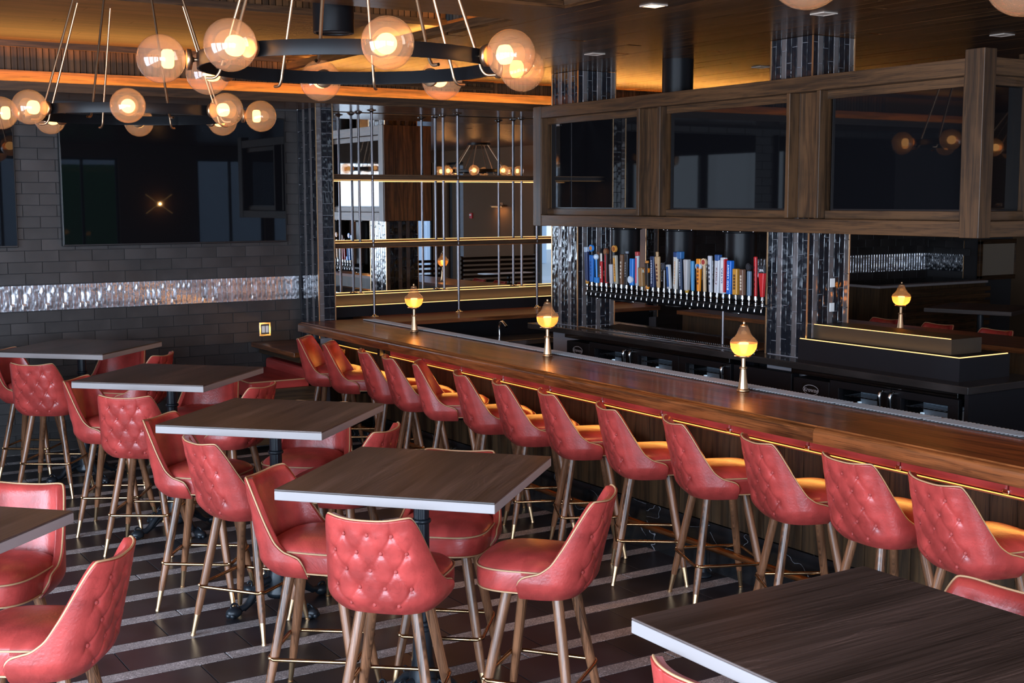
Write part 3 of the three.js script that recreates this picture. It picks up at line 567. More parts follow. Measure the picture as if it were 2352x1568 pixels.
// ================================================================ THE BARS
function barProfile() {   // cross-section of the top in (x from the front edge, y)
  const s = new THREE.Shape(); s.moveTo(0.0, 0.985); s.lineTo(0.0, 1.035); s.quadraticCurveTo(0.0, 1.058, 0.018, 1.062); s.lineTo(0.03, 1.064); s.lineTo(0.034, 1.07);
  s.lineTo(0.76, 1.07); s.lineTo(0.76, 1.03); s.lineTo(0.10, 1.03); s.lineTo(0.085, 0.985); s.lineTo(0.0, 0.985); return s;
}
function barSegment(len, k) {
  const g = new THREE.ExtrudeGeometry(barProfile(), { depth: len - 0.0015, bevelEnabled: false, curveSegments: 6 });
  return gridUV(g, 'z', 2, 0.5, [k * 0.37, k * 0.21]);
}
{
  const t = thing('bar_worktop', 'long polished walnut bar top with a thick moulded edge', 'worktop', [4.66, 0, 0]);
  const cuts = [-11.19, -9.3, -7.0, -4.55, -2.2];
  for (let k = 0; k < 4; k++) mesh('top_section', barSegment(cuts[k + 1] - cuts[k], k), M.walnut, t, [0, 0, cuts[k]]);
  const b = thing('bar_counter', 'bar front of upright dark boards over a black marble plinth, red leather band above', 'bar', [0, 0, 0]);
  mesh('carcass', box(0.36, 1.02, 8.96, 'y'), M.blackPanel, b, [5.175, 0.515, -6.68]);
  const bg = [0, 1, 2].map((k) => box(0.016, 0.565, 0.146, 'y', [k * 0.3, k * 0.37]));
  for (let z = -11.1; z < -2.3; z += 0.149) mesh('board', bg[Math.floor(rnd() * 3)], M.panel[Math.floor(rnd() * 3)], b, [4.978, 0.577, z]);
  for (let z = -10.85, k = 0; z < -2.2; z += 0.61, k++) mesh('marble_slab', shiftUV(box(0.02, 0.29, 0.607, 'z', [0, 0], 0.9, 0.9), k * 0.137, k * 0.31), M.marble, b, [4.972, 0.145, z]);
  const rg = rbox(0.03, 0.118, 0.618, 0.012, 'z');
  for (let z = -9.55; z < -2.4; z += 0.624) { const p = mesh('leather_panel', rg, M.leather, b, [4.968, 0.925, z]); mesh('seam_clip', rbox(0.03, 0.022, 0.035, 0.006), M.chrome, p, [-0.012, -0.045, 0.312]); }
  mesh('brass_trim', box(0.02, 0.008, 8.7, 'z'), M.brassSatin, b, [4.958, 0.857, -6.6]);
  mesh('end_bracket', box(0.05, 0.14, 0.05, 'y'), M.blackPanel, b, [4.93, 0.93, -9.98]);
  const led = thing('led_tape', 'thin amber light line under the red leather band of the bar', 'strip light', [4.944, 0.864, -6.6]);
  mesh('led_tape', box(0.005, 0.004, 8.7), M.led, led);
  areaLight('bar_led', 8.7, 0.02, AMBER, 34, [4.938, 0.866, -6.6], [3.9, 1.15, -6.6]);
  const r = thing('foot_rail', 'copper foot rail on short black posts along the bar plinth', 'foot rail', [0, 0, 0]);
  mesh('rail', rod([4.82, 0.20, -10.9], [4.82, 0.20, -2.3], 0.021, 12), S({ color: lin(0.55, 0.28, 0.12), metalness: 1, roughness: 0.3 }), r);
  for (let z = -10.1; z < -2.4; z += 1.503) { const p = mesh('post', at(lathe([[0.0, 0.2], [0.020, 0.2], [0.021, 0.03], [0.026, 0.028], [0.05, 0.012], [0.05, 0], [0, 0]], 16), 0, 0, 0), M.castIron, r, [4.85, 0, z]); mesh('bolt', new THREE.SphereGeometry(0.007, 8, 6), M.chrome, p, [-0.036, 0.013, 0.012]); }
  // rubber spill mats along the bartender's edge
  const ribs = []; for (let k = 0; k < 24; k++) ribs.push(at(box(0.13, 0.006, 0.0095), 0, 0.009, -0.283 + k * 0.0246, 0, -0.45));
  const matBase = box(0.12, 0.006, 0.60), ribGeo = merge(ribs), ribMat = S({ color: lin(0.24, 0.245, 0.26), roughness: 0.4 });
  for (let z = -10.7; z < -2.4; z += 0.605) { const m = thing('bar_mat', 'ribbed rubber spill mat along the inner edge of the bar top', 'bar mat', [5.31, 1.0705, z], 0, 'spill mats on the bar'); mesh('mat_base', matBase, M.rubber, m, [0, 0.003, 0]); const q = mesh('ribs', ribGeo, ribMat, m); q.userData.kind = 'stuff'; }
  // the second bar beyond the island
  const t2 = thing('bar_worktop', 'walnut top of the second bar beyond the television surround', 'worktop', [9.20, 0, 0], Math.PI);
  for (let k = 0; k < 2; k++) mesh('top_section', barSegment(2.9, k + 4), M.walnut, t2, [0, 0, 4.4 + k * 2.9]);
  const b2 = thing('bar_counter', 'dark panelled body of the second bar beyond the island', 'bar', [0, 0, 0]);
  mesh('carcass', box(0.36, 1.02, 5.8, 'y'), M.panel[0], b2, [8.70, 0.515, -7.3]);
  // walnut ledge below the mirror, joining the bars
  const lg = thing('back_ledge', 'walnut ledge below the mirror shelves', 'counter', [0, 0, 0]);
  mesh('ledge_top', rbox(3.20, 0.04, 0.92, 0.006, 'x'), M.walnut, lg, [7.03, 1.05, -11.16]);
  mesh('ledge_body', box(3.18, 1.02, 0.75, 'x'), M.blackPanel, lg, [7.03, 0.515, -11.26]);
  const sink = thing('bar_sink', 'stainless steel bar sink unit with a tap below the walnut ledge', 'sink', [0, 0, 0]);
  mesh('basin_body', box(1.5, 0.82, 0.45), M.blackPanel, sink, [6.35, 0.42, -10.42]);
  mesh('steel_rim', rbox(1.52, 0.05, 0.47, 0.008), M.steel, sink, [6.35, 0.855, -10.42]);
  mesh('tap', tube([[6.5, 0.87, -10.55], [6.5, 1.0, -10.55], [6.5, 1.03, -10.5], [6.5, 0.99, -10.42]], 0.014, 20, 8), M.chrome, sink);
}

// ---- table lamps on the bar
function barLamp(x, z, label) {
  const g = thing('bar_lamp', label, 'lamp', [x, 1.07, z], 0, 'brass lamps on the bars');
  mesh('base', lathe([[0, 0], [0.037, 0], [0.037, 0.008], [0.033, 0.012], [0.033, 0.018], [0, 0.018]], 28), M.brassSatin, g);
  const st = (() => { const gm = lathe([[0.030, 0.018], [0.0265, 0.045], [0.021, 0.085], [0.0165, 0.138]], 40), p = gm.attributes.position; for (let i = 0; i < p.count; i++) { const a = Math.atan2(p.getZ(i), p.getX(i)), k = 1 - 0.05 * Math.max(0, Math.cos(a * 10)); p.setX(i, p.getX(i) * k); p.setZ(i, p.getZ(i) * k); } gm.computeVertexNormals(); return gm; })();
  mesh('fluted_stem', st, M.brassSatin, g);
  mesh('collar', lathe([[0, 0.136], [0.022, 0.136], [0.0235, 0.142], [0.022, 0.148], [0, 0.148]], 24), M.brassSatin, g);
  mesh('neck', at(cyl(0.0125, 0.0125, 0.056, 16), 0, 0.175, 0), M.brassSatin, g);
  const ga = mesh('gallery', lathe([[0, 0.198], [0.018, 0.200], [0.028, 0.206], [0.043, 0.210], [0.045, 0.217], [0.036, 0.219], [0, 0.214]], 24), M.brassSatin, g);
  for (let k = 0; k < 3; k++) mesh('thumb_screw', at(rod([0.036, 0.213, 0], [0.055, 0.213, 0], 0.004, 8), 0, 0, 0), M.brassSatin, ga, null, [0, k * 2.094 + 0.4, 0]);
  mesh('bowl', lathe([[0.034, 0.218], [0.050, 0.224], [0.066, 0.240], [0.077, 0.262], [0.081, 0.292]], 32), M.amberGlass, g);
  mesh('glass_dome', lathe([[0.081, 0.293], [0.080, 0.303], [0.070, 0.316], [0.054, 0.329], [0.043, 0.345], [0.036, 0.363], [0.029, 0.381], [0.021, 0.394]], 32), M.dome, g);
  mesh('cap', lathe([[0.023, 0.392], [0.023, 0.398], [0.012, 0.402], [0.006, 0.406], [0.009, 0.413], [0.005, 0.421], [0, 0.424]], 16), M.brassSatin, g);
  mesh('bulb', lathe([[0, 0.226], [0.015, 0.228], [0.019, 0.245], [0.030, 0.288], [0.027, 0.294], [0, 0.296]], 16), M.lampBulb, g);
  const l = new THREE.PointLight(LAMPCOL, 0.35); l.name = 'lamp_light'; l.position.set(x, 1.07 + 0.262, z); l.shadow.radius = 0.8; l.castShadow = true; scene.add(l);
}
barLamp(5.155, -9.78, 'small brass bar lamp with glowing glass bowl, the one closest to the mirror shelves');
barLamp(5.157, -7.70, 'small brass bar lamp with glowing glass bowl, middle one of the walnut bar');
barLamp(5.175, -5.63, 'small brass bar lamp with glowing glass bowl, farthest from the mirror shelves');
barLamp(8.80, -7.58, 'small brass bar lamp with glowing glass bowl on the second bar');
barLamp(8.80, -5.20, 'small brass bar lamp with glowing glass bowl on the second bar, behind the frame post');

// ================================================================ MIRROR SHELVES
{
  const mi = thing('mirror', 'wide wall mirror behind the pipe shelves', 'mirror', [6.93, 2.17, -11.70]);
  mesh('mirror_glass', box(3.76, 1.82, 0.012), M.mirror, mi);
  const bw = struct('wall_niche', 'dark wall behind the mirror shelves', 'wall');
  mesh('wall_section', box(3.9, 3.2, 0.1), M.blackPanel, bw, [6.93, 1.55, -11.76]);
  const st = thing('bottle_step', 'two tier dark bottle step with warm light lines below the mirror', 'bottle step', [0, 0, 0]);
  mesh('lower_tier', box(3.72, 0.105, 0.22, 'x'), M.blackPanel, st, [6.93, 1.122, -11.52]);
  mesh('upper_tier', box(3.72, 0.10, 0.12, 'x'), M.stepFace, st, [6.93, 1.225, -11.60]);
  for (const [y, z] of [[1.178, -11.415], [1.278, -11.545]]) mesh('led_line', box(3.72, 0.006, 0.008), M.ledWarm, st, [6.93, y, z]);
  areaLight('step_light', 3.7, 0.02, LAMPCOL, 14, [6.93, 1.184, -11.43], [6.93, 1.7, -11.7]);
  const rack = thing('pipe_rack', 'dark steel pipe shelf rack standing in front of the mirror', 'shelf', [0, 0, 0]);
  for (const x of [5.52, 6.48, 7.44, 8.40]) {
    const p = mesh('pipe', rod([x, 1.07, -11.31], [x, 3.08, -11.31], 0.0125, 12), M.pipe, rack);
    mesh('flange', at(lathe([[0, 0.0], [0.045, 0.0], [0.045, 0.006], [0.02, 0.012], [0.016, 0.025], [0, 0.025]], 20), x, 1.07, -11.31), M.chrome, p);
    mesh('flange', at(lathe([[0, 0.0], [0.016, 0], [0.02, 0.013], [0.045, 0.019], [0.045, 0.025], [0, 0.025]], 20), x, 3.055, -11.31), M.chrome, p);
    const q = mesh('pipe', rod([x, 1.275, -11.61], [x, 3.08, -11.61], 0.0125, 12), M.pipe, rack);
    mesh('flange', at(lathe([[0, 0.0], [0.04, 0.0], [0.04, 0.006], [0.016, 0.02], [0, 0.02]], 20), x, 1.275, -11.61), M.chrome, q);
    mesh('flange', at(lathe([[0, 0.0], [0.016, 0], [0.04, 0.019], [0.04, 0.025], [0, 0.025]], 20), x, 3.055, -11.61), M.chrome, q);
  }
  for (const y of [2.435, 1.775]) {
    const s = mesh('shelf_board', rbox(3.70, 0.045, 0.32, 0.004, 'x'), M.frameWood[0], rack, [6.93, y, -11.46]);
    for (const z of [-0.165, 0.165]) for (const h of [-0.02, 0.02]) mesh('shelf_rail', rod([-1.85, h, z], [1.85, h, z], 0.006, 8), M.bronze, s);
    if (y < 2) { mesh('led_line', box(3.66, 0.005, 0.008), M.ledWarm, s, [0, 0.026, 0.12]); }
    mesh('led_line', box(3.66, 0.004, 0.006), M.ledWarm, s, [0, -0.0255, 0.12]);
    areaLight('shelf_light', 3.6, 0.02, LAMPCOL, 16, [6.93, y - 0.032, -11.4], [6.93, 0, -11.5]);
  }
}

// ================================================================ THE ISLAND
const XS = 6.62, XE = 7.24, Z0 = -10.11, Z1 = -5.12, SB = 1.97, ST = 3.07;
{
  const ct = thing('back_counter', 'dark stone counter top of the bar island', 'counter', [0, 0, 0]);
  mesh('counter_slab', rbox(0.78, 0.05, 5.02, 0.006, 'z'), M.counter, ct, [6.93, YC - 0.025, -7.60]);
  let b;
  for (const [a, c, w] of [[-9.53, -7.08, 'beer taps'], [-6.64, -5.15, 'lit bottle step']]) { b = thing('island_cabinet', `matt black cabinet body under the island counter, below the ${w}`, 'cabinet', [0, 0, 0]); mesh('carcass', box(0.35, 0.95, c - a), M.blackPanel, b, [7.08, 0.525, (a + c) / 2]); }
  mesh('end_panel', box(0.70, 0.97, 0.03), M.blackPanel, b, [6.93, 0.51, -5.13]);
  for (const [z, w] of [[-6.99, 0.62]]) mesh('black_panel', rbox(0.08, 0.90, w, 0.004), M.blackPanel, b, [6.65, 0.50, z]);
  // under-counter coolers
  const logo = canvasTex(256, 128, (c, w, h) => { c.fillStyle = '#0a0a0b'; c.fillRect(0, 0, w, h); c.strokeStyle = '#b9bcc4'; c.lineWidth = 6; c.beginPath(); c.ellipse(w / 2, h / 2, 112, 52, 0, 0, 7); c.stroke(); c.fillStyle = '#b9bcc4'; c.font = 'bold italic 56px serif'; c.textAlign = 'center'; c.textBaseline = 'middle'; c.fillText('Krowne', w / 2, h / 2 + 2); });
  const inner = S({ color: lin(0.32, 0.36, 0.40), roughness: 0.5 });
  function cooler(z0, z1, doors, label) {
    const g = thing('bar_cooler', label, 'cooler', [0, 0, 0]), x = 6.60, vent = 0.36, top = 0.987;
    mesh('body', box(0.04, 0.90, z1 - z0), M.blackPanel, g, [6.86, 0.50, (z0 + z1) / 2]);
    mesh('steel_trim', rbox(0.03, 0.045, z1 - z0, 0.004, 'z'), M.steel, g, [x + 0.0, top - 0.005, (z0 + z1) / 2]);
    const v = mesh('vent_panel', rbox(0.24, 0.86, vent - 0.01, 0.006), M.blackPanel, g, [x + 0.125, 0.50, z0 + vent / 2]);
    for (let k = 0; k < 7; k++) mesh('louvre', rbox(0.014, 0.028, vent - 0.08, 0.004), M.bezel, v, [-0.124, 0.27 - k * 0.05, 0]);
    mesh('badge', new THREE.PlaneGeometry(0.17, 0.085), S({ map: logo, roughness: 0.4 }), v, [-0.1215, 0.355, 0], [0, -Math.PI / 2, 0]);
    const w = (z1 - z0 - vent) / doors;
    for (let k = 0; k < doors; k++) {
      const zc = z0 + vent + w * (k + 0.5), d = new THREE.Group(); d.name = 'door'; g.add(d); d.position.set(x, 0.49, zc);
      const fr = (y, z, h, l) => mesh('door_frame', rbox(0.04, h, l, 0.004), M.blackPanel, d, [0.02, y, z]);
      fr(0.435, 0, 0.05, w - 0.008); fr(-0.395, 0, 0.11, w - 0.008); fr(0.035, -w / 2 + 0.045, 0.76, 0.085); fr(0.035, w / 2 - 0.045, 0.76, 0.085);
      mesh('pane', box(0.004, 0.75, w - 0.17), M.glass, d, [0.025, 0.035, 0]);
      mesh('liner', box(0.006, 0.76, w - 0.17), inner, d, [0.23, 0, 0]);
      for (const y of [0.36, 0.1]) { const ws = []; for (let q = 0; q < 9; q++) ws.push(at(box(0.18, 0.004, 0.004), 0.13, y, -w / 2 + 0.11 + q * (w - 0.22) / 8)); ws.push(at(box(0.006, 0.006, w - 0.17), 0.05, y, 0)); const s = mesh('wire_shelf', merge(ws), M.steel, d); }
      mesh('cooler_light', box(0.02, 0.6, 0.02), glow(lin(0.6, 0.8, 1.0), 0.8), d, [0.20, 0, -w / 2 + 0.10]);
      const side = k % 2 === 0 && doors > 1 || (doors === 3 && k === 0) ? 1 : -1, hz = side * (w / 2 - 0.045);
      mesh('handle', tube([[0.0, 0.435, hz], [-0.045, 0.44, hz], [-0.058, 0.41, hz], [-0.052, 0.3, hz], [-0.05, 0.15, hz]], 0.013, 24, 8), M.chrome, d);
    }
  }
  cooler(-9.55, -7.32, 3, 'three door black bar cooler with glass doors under the beer taps');
  cooler(-6.66, -5.20, 2, 'two door black bar cooler with glass doors under the lit bottle step');
  // perforated drip tray
  const dt = thing('drip_tray', 'perforated steel drip tray under the beer taps', 'tray', [0, 0, 0]);
  mesh('tray', rbox(0.50, 0.012, 2.30, 0.004, 'z'), M.steel, dt, [6.93, YC + 0.006, -8.30]);
  const bars = []; for (let k = 0; k < 90; k++) bars.push(at(box(0.42, 0.005, 0.006), 6.93, YC + 0.0145, -9.32 + k * 0.0228, 0, 0.5)); const gr = mesh('grating', merge(bars), M.bezel, dt); gr.userData.kind = 'stuff';
  // lit bottle step
  const st = thing('bottle_step', 'two tier dark bottle step with warm light lines on the island counter', 'bottle step', [0, 0, 0]);
  mesh('lower_tier', box(0.50, 0.15, 1.42, 'z'), M.blackPanel, st, [6.93, YC + 0.075, -6.0 + 0.02]);
  mesh('upper_tier', box(0.30, 0.10, 1.25, 'z'), M.stepFace, st, [6.94, YC + 0.20, -6.05]);
  for (const x of [6.69]) mesh('led_line', box(0.008, 0.006, 1.40), M.ledWarm, st, [x, YC + 0.152, -5.98]);
  mesh('led_line', box(0.48, 0.006, 0.008), M.ledWarm, st, [6.93, YC + 0.152, -5.282]);
  for (const x of [6.80]) mesh('led_line', box(0.008, 0.006, 1.22), M.ledWarm, st, [x, YC + 0.251, -6.05]);
  areaLight('step_light', 1.4, 0.02, LAMPCOL, 6, [6.70, YC + 0.16, -5.98], [6.85, YC + 1.0, -5.98]);
  for (const [y, w] of [[1.60, 'upper'], [1.42, 'lower']]) { const n = thing('wall_plate', `${w} small white plate on the pale tiles of the column`, 'plate', [6.96, y, -6.637]); mesh('plate', rbox(0.045, 0.065, 0.008, 0.002), M.white, n); }
}
// ---- the timber frame that carries the televisions
{
  const f = thing('television_surround', 'timber frame with moulded bays carrying televisions above the island', 'frame', [0, 0, 0]);
  const wd = (name, w, h, d, x, y, z, grain) => mesh(name, rbox(w, h, d, 0.004, grain, [rnd(), rnd()]), M.frameWood[Math.floor(rnd() * 3)], f, [x, y, z]);
  const L = Z1 - Z0, zc = (Z0 + Z1) / 2;
  wd('bottom_rail', XE - XS, 0.10, L, (XS + XE) / 2, SB + 0.05, zc, 'z');
  wd('top_rail', XE - XS, 0.105, L, (XS + XE) / 2, ST - 0.0525, zc, 'z');
  mesh('core', box(0.34, 1.0, L - 0.5), M.panel[0], f, [6.93, 2.5, zc]);
  // moulded inner edges and posts on both long sides
  const bays = [[-9.985, -8.55], [-8.24, -6.80], [-6.47, -5.27]];
  for (const side of [0, 1]) {
    const xo = side ? XE : XS, s = side ? -1 : 1;
    wd('end_post', 0.11, ST - SB + 0.006, 0.12, xo + s * 0.05, (ST + SB) / 2, Z0 + 0.056, 'y');
    for (const [a, b] of bays) {
      for (const z of [a - 0.018, b + 0.018]) wd('bay_stile', 0.12, ST - SB - 0.21, 0.036, xo + s * 0.06, (ST + SB) / 2, z, 'y');
      for (const y of [SB + 0.10 + 0.03, ST - 0.105 - 0.03]) wd('bay_rail', 0.06, 0.06, b - a, xo + s * 0.10, y, (a + b) / 2, 'z');
    }
    for (const z of [-8.395, -6.635]) wd('recess_panel', 0.02, ST - SB - 0.21, 0.24, xo + s * 0.10, (ST + SB) / 2, z, 'y');
    wd('corner_post', 0.115, ST - SB + 0.055, 0.145, xo + s * 0.0575 - s * 0.006, (ST + SB) / 2 + 0.024, Z1 - 0.068, 'y');
  }
  // end towards the street and boarded end towards the mirror
  for (const y of [SB + 0.05, ST - 0.05]) wd('end_rail', XE - XS - 0.22, 0.10, 0.10, 6.93, y, Z1 - 0.055, 'x');
  for (const y of [SB + 0.13, ST - 0.13]) wd('end_bay_rail', XE - XS - 0.22, 0.06, 0.05, 6.93, y, Z1 - 0.085, 'x');
  for (let k = 0; k < 5; k++) mesh('end_board', rbox((XE - XS) / 5 - 0.003, ST - SB - 0.004, 0.02, 0.003, 'y', [rnd(), rnd()]), M.endBoard[k % 3], f, [XS + (k + 0.5) * (XE - XS) / 5, (ST + SB) / 2, Z0 - 0.010]);
  const tvs = [[-9.94, -8.585, 'first'], [-8.195, -6.84, 'second'], [-6.43, -5.285, 'third']];
  const names = ['wall end', 'middle', 'street end'];
  tvs.forEach(([a, b], k) => {
    for (const side of [0, 1]) {
      const s = side ? -1 : 1, x = (side ? XE : XS) + s * 0.088;
      const t = thing('television', side ? `black television on the far face of the timber frame, ${names[k]} bay` : `black switched-off television in the ${names[k]} bay of the timber frame above the taps`, 'television', [x, 2.525, (a + b) / 2]);
      mesh('housing', rbox(0.022, 0.80, b - a, 0.004), M.bezel, t, [s * 0.003, 0, 0]);
      mesh('screen', rbox(0.004, 0.775, b - a - 0.025, 0.0015), M.screen, t, [-s * 0.0085, 0.004, 0]);
    }
  });
  const e = thing('television', 'black switched-off television in the narrow end of the timber frame', 'television', [6.93, 2.525, Z1 - 0.115]);
  mesh('housing', rbox(0.42, 0.80, 0.05, 0.004), M.bezel, e, [0, 0, -0.014]);
  mesh('screen', rbox(0.40, 0.775, 0.006, 0.002), M.screen, e, [0, 0.004, 0.012]);
}
// ---- televisions on the brick wall
for (const [x0, x1, label] of [[2.63, 4.72, 'wide black television on the brick wall next to the tiled pillar'], [0.17, 2.26, 'wide black television on the brick wall beyond the narrow strip of bricks']]) {
  const t = thing('television', label, 'television', [(x0 + x1) / 2, 2.40, ZW]);
  mesh('housing', rbox(x1 - x0, 1.17, 0.06, 0.006), M.bezel, t, [0, 0, 0.035]);
  mesh('screen', rbox(x1 - x0 - 0.02, 1.145, 0.006, 0.002), M.screen, t, [0, 0.003, 0.066]);
  mesh('wall_bracket', box(0.4, 0.3, 0.02), M.bezel, t, [0, 0, 0.008]);
}

// ================================================================ BEER TAPS
{
  const g = thing('tap_tower', 'black horizontal beer tap manifold hung on three thick tubes', 'tap tower', [0, 0, 0]);
  mesh('manifold', rod([6.74, 1.385, -9.36], [6.74, 1.385, -7.10], 0.052, 20), M.blackMetal, g);
  for (const z of [-9.05, -8.30, -7.56]) {
    const t = mesh('tube', at(cyl(0.125, 0.125, SB - 1.32, 32), 6.90, (SB + 1.32) / 2, z), M.blackMetal, g);
    mesh('flange', at(new THREE.TorusGeometry(0.128, 0.010, 8, 32), 6.90, SB - 0.015, z, Math.PI / 2), M.blackMetal, t);
    for (let k = 0; k < 8; k++) mesh('bolt', new THREE.SphereGeometry(0.008, 8, 6), M.chrome, t, [6.90 + 0.14 * Math.cos(k * 0.785), SB - 0.012, z + 0.14 * Math.sin(k * 0.785)]);
    mesh('elbow', rod([6.74, 1.385, z], [6.90, 1.385, z], 0.05, 16), M.blackMetal, t);
  }
  for (const z of [-9.2, -8.68, -7.93, -7.35]) mesh('knob', new THREE.SphereGeometry(0.012, 10, 8), M.chrome, g, [6.70, 1.335, z]);
  for (const z of [-7.62]) mesh('support_post', at(cyl(0.012, 0.012, 0.28, 12), 6.78, 1.195, z), M.pipe, g);
  const d = thing('duct', 'black round duct rising from the television surround to the plank ceiling', 'duct', [6.95, 0, -8.42]);
  mesh('duct_tube', at(cyl(0.13, 0.13, CEIL - ST, 32), 0, (CEIL + ST) / 2, 0), M.blackMetal, d);
}
const faucetGeo = merge([rod([0.05, 0, 0], [-0.055, 0, 0], 0.011, 10), at(lathe([[0, -0.012], [0.013, -0.012], [0.015, 0.0], [0.012, 0.014], [0.016, 0.022], [0.012, 0.032], [0.008, 0.05], [0.010, 0.065], [0, 0.065]], 12), -0.055, 0, 0), tube([[-0.055, -0.01, 0], [-0.068, -0.03, 0], [-0.072, -0.062, 0]], 0.009, 10, 8)]);
function paddle(w, h, d, top = 1, bottom = 0.7, r = 0.008) {   // a handle that tapers towards the faucet
  const g = new RoundedBoxGeometry(w, h, d, 3, Math.min(r, w / 2.2, d / 2.2)), p = g.attributes.position;
  for (let i = 0; i < p.count; i++) { const t = (p.getY(i) + h / 2) / h, k = bottom + (top - bottom) * t; p.setZ(i, p.getZ(i) * k); p.setX(i, p.getX(i) * (0.6 + 0.4 * k)); }
  g.computeVertexNormals(); return g.translate(0, h / 2, 0);
}
const colorMat = {}; const paint = (c, rough = 0.35) => colorMat[c + rough] ??= S({ color: new THREE.Color(c), roughness: rough });
function wordMat(text, bg, fg, font = 'bold 44px sans-serif') {
  return S({ roughness: 0.4, map: canvasTex(64, 256, (c, w, h) => { c.fillStyle = bg; c.fillRect(0, 0, w, h); c.save(); c.translate(w / 2, h / 2); c.rotate(-Math.PI / 2); c.fillStyle = fg; c.font = font; c.textAlign = 'center'; c.textBaseline = 'middle'; const m = c.measureText(text).width; if (m > 240) c.scale(240 / m, 1); c.fillText(text, 0, 2); c.restore(); }) });
}
const discG = at(cyl(0.03, 0.03, 0.018, 24), 0, 0, 0, 0, 0, Math.PI / 2), ballG = new THREE.SphereGeometry(0.026, 16, 12), ferrG = at(cyl(0.009, 0.012, 0.03, 12), 0, 0.015, 0);
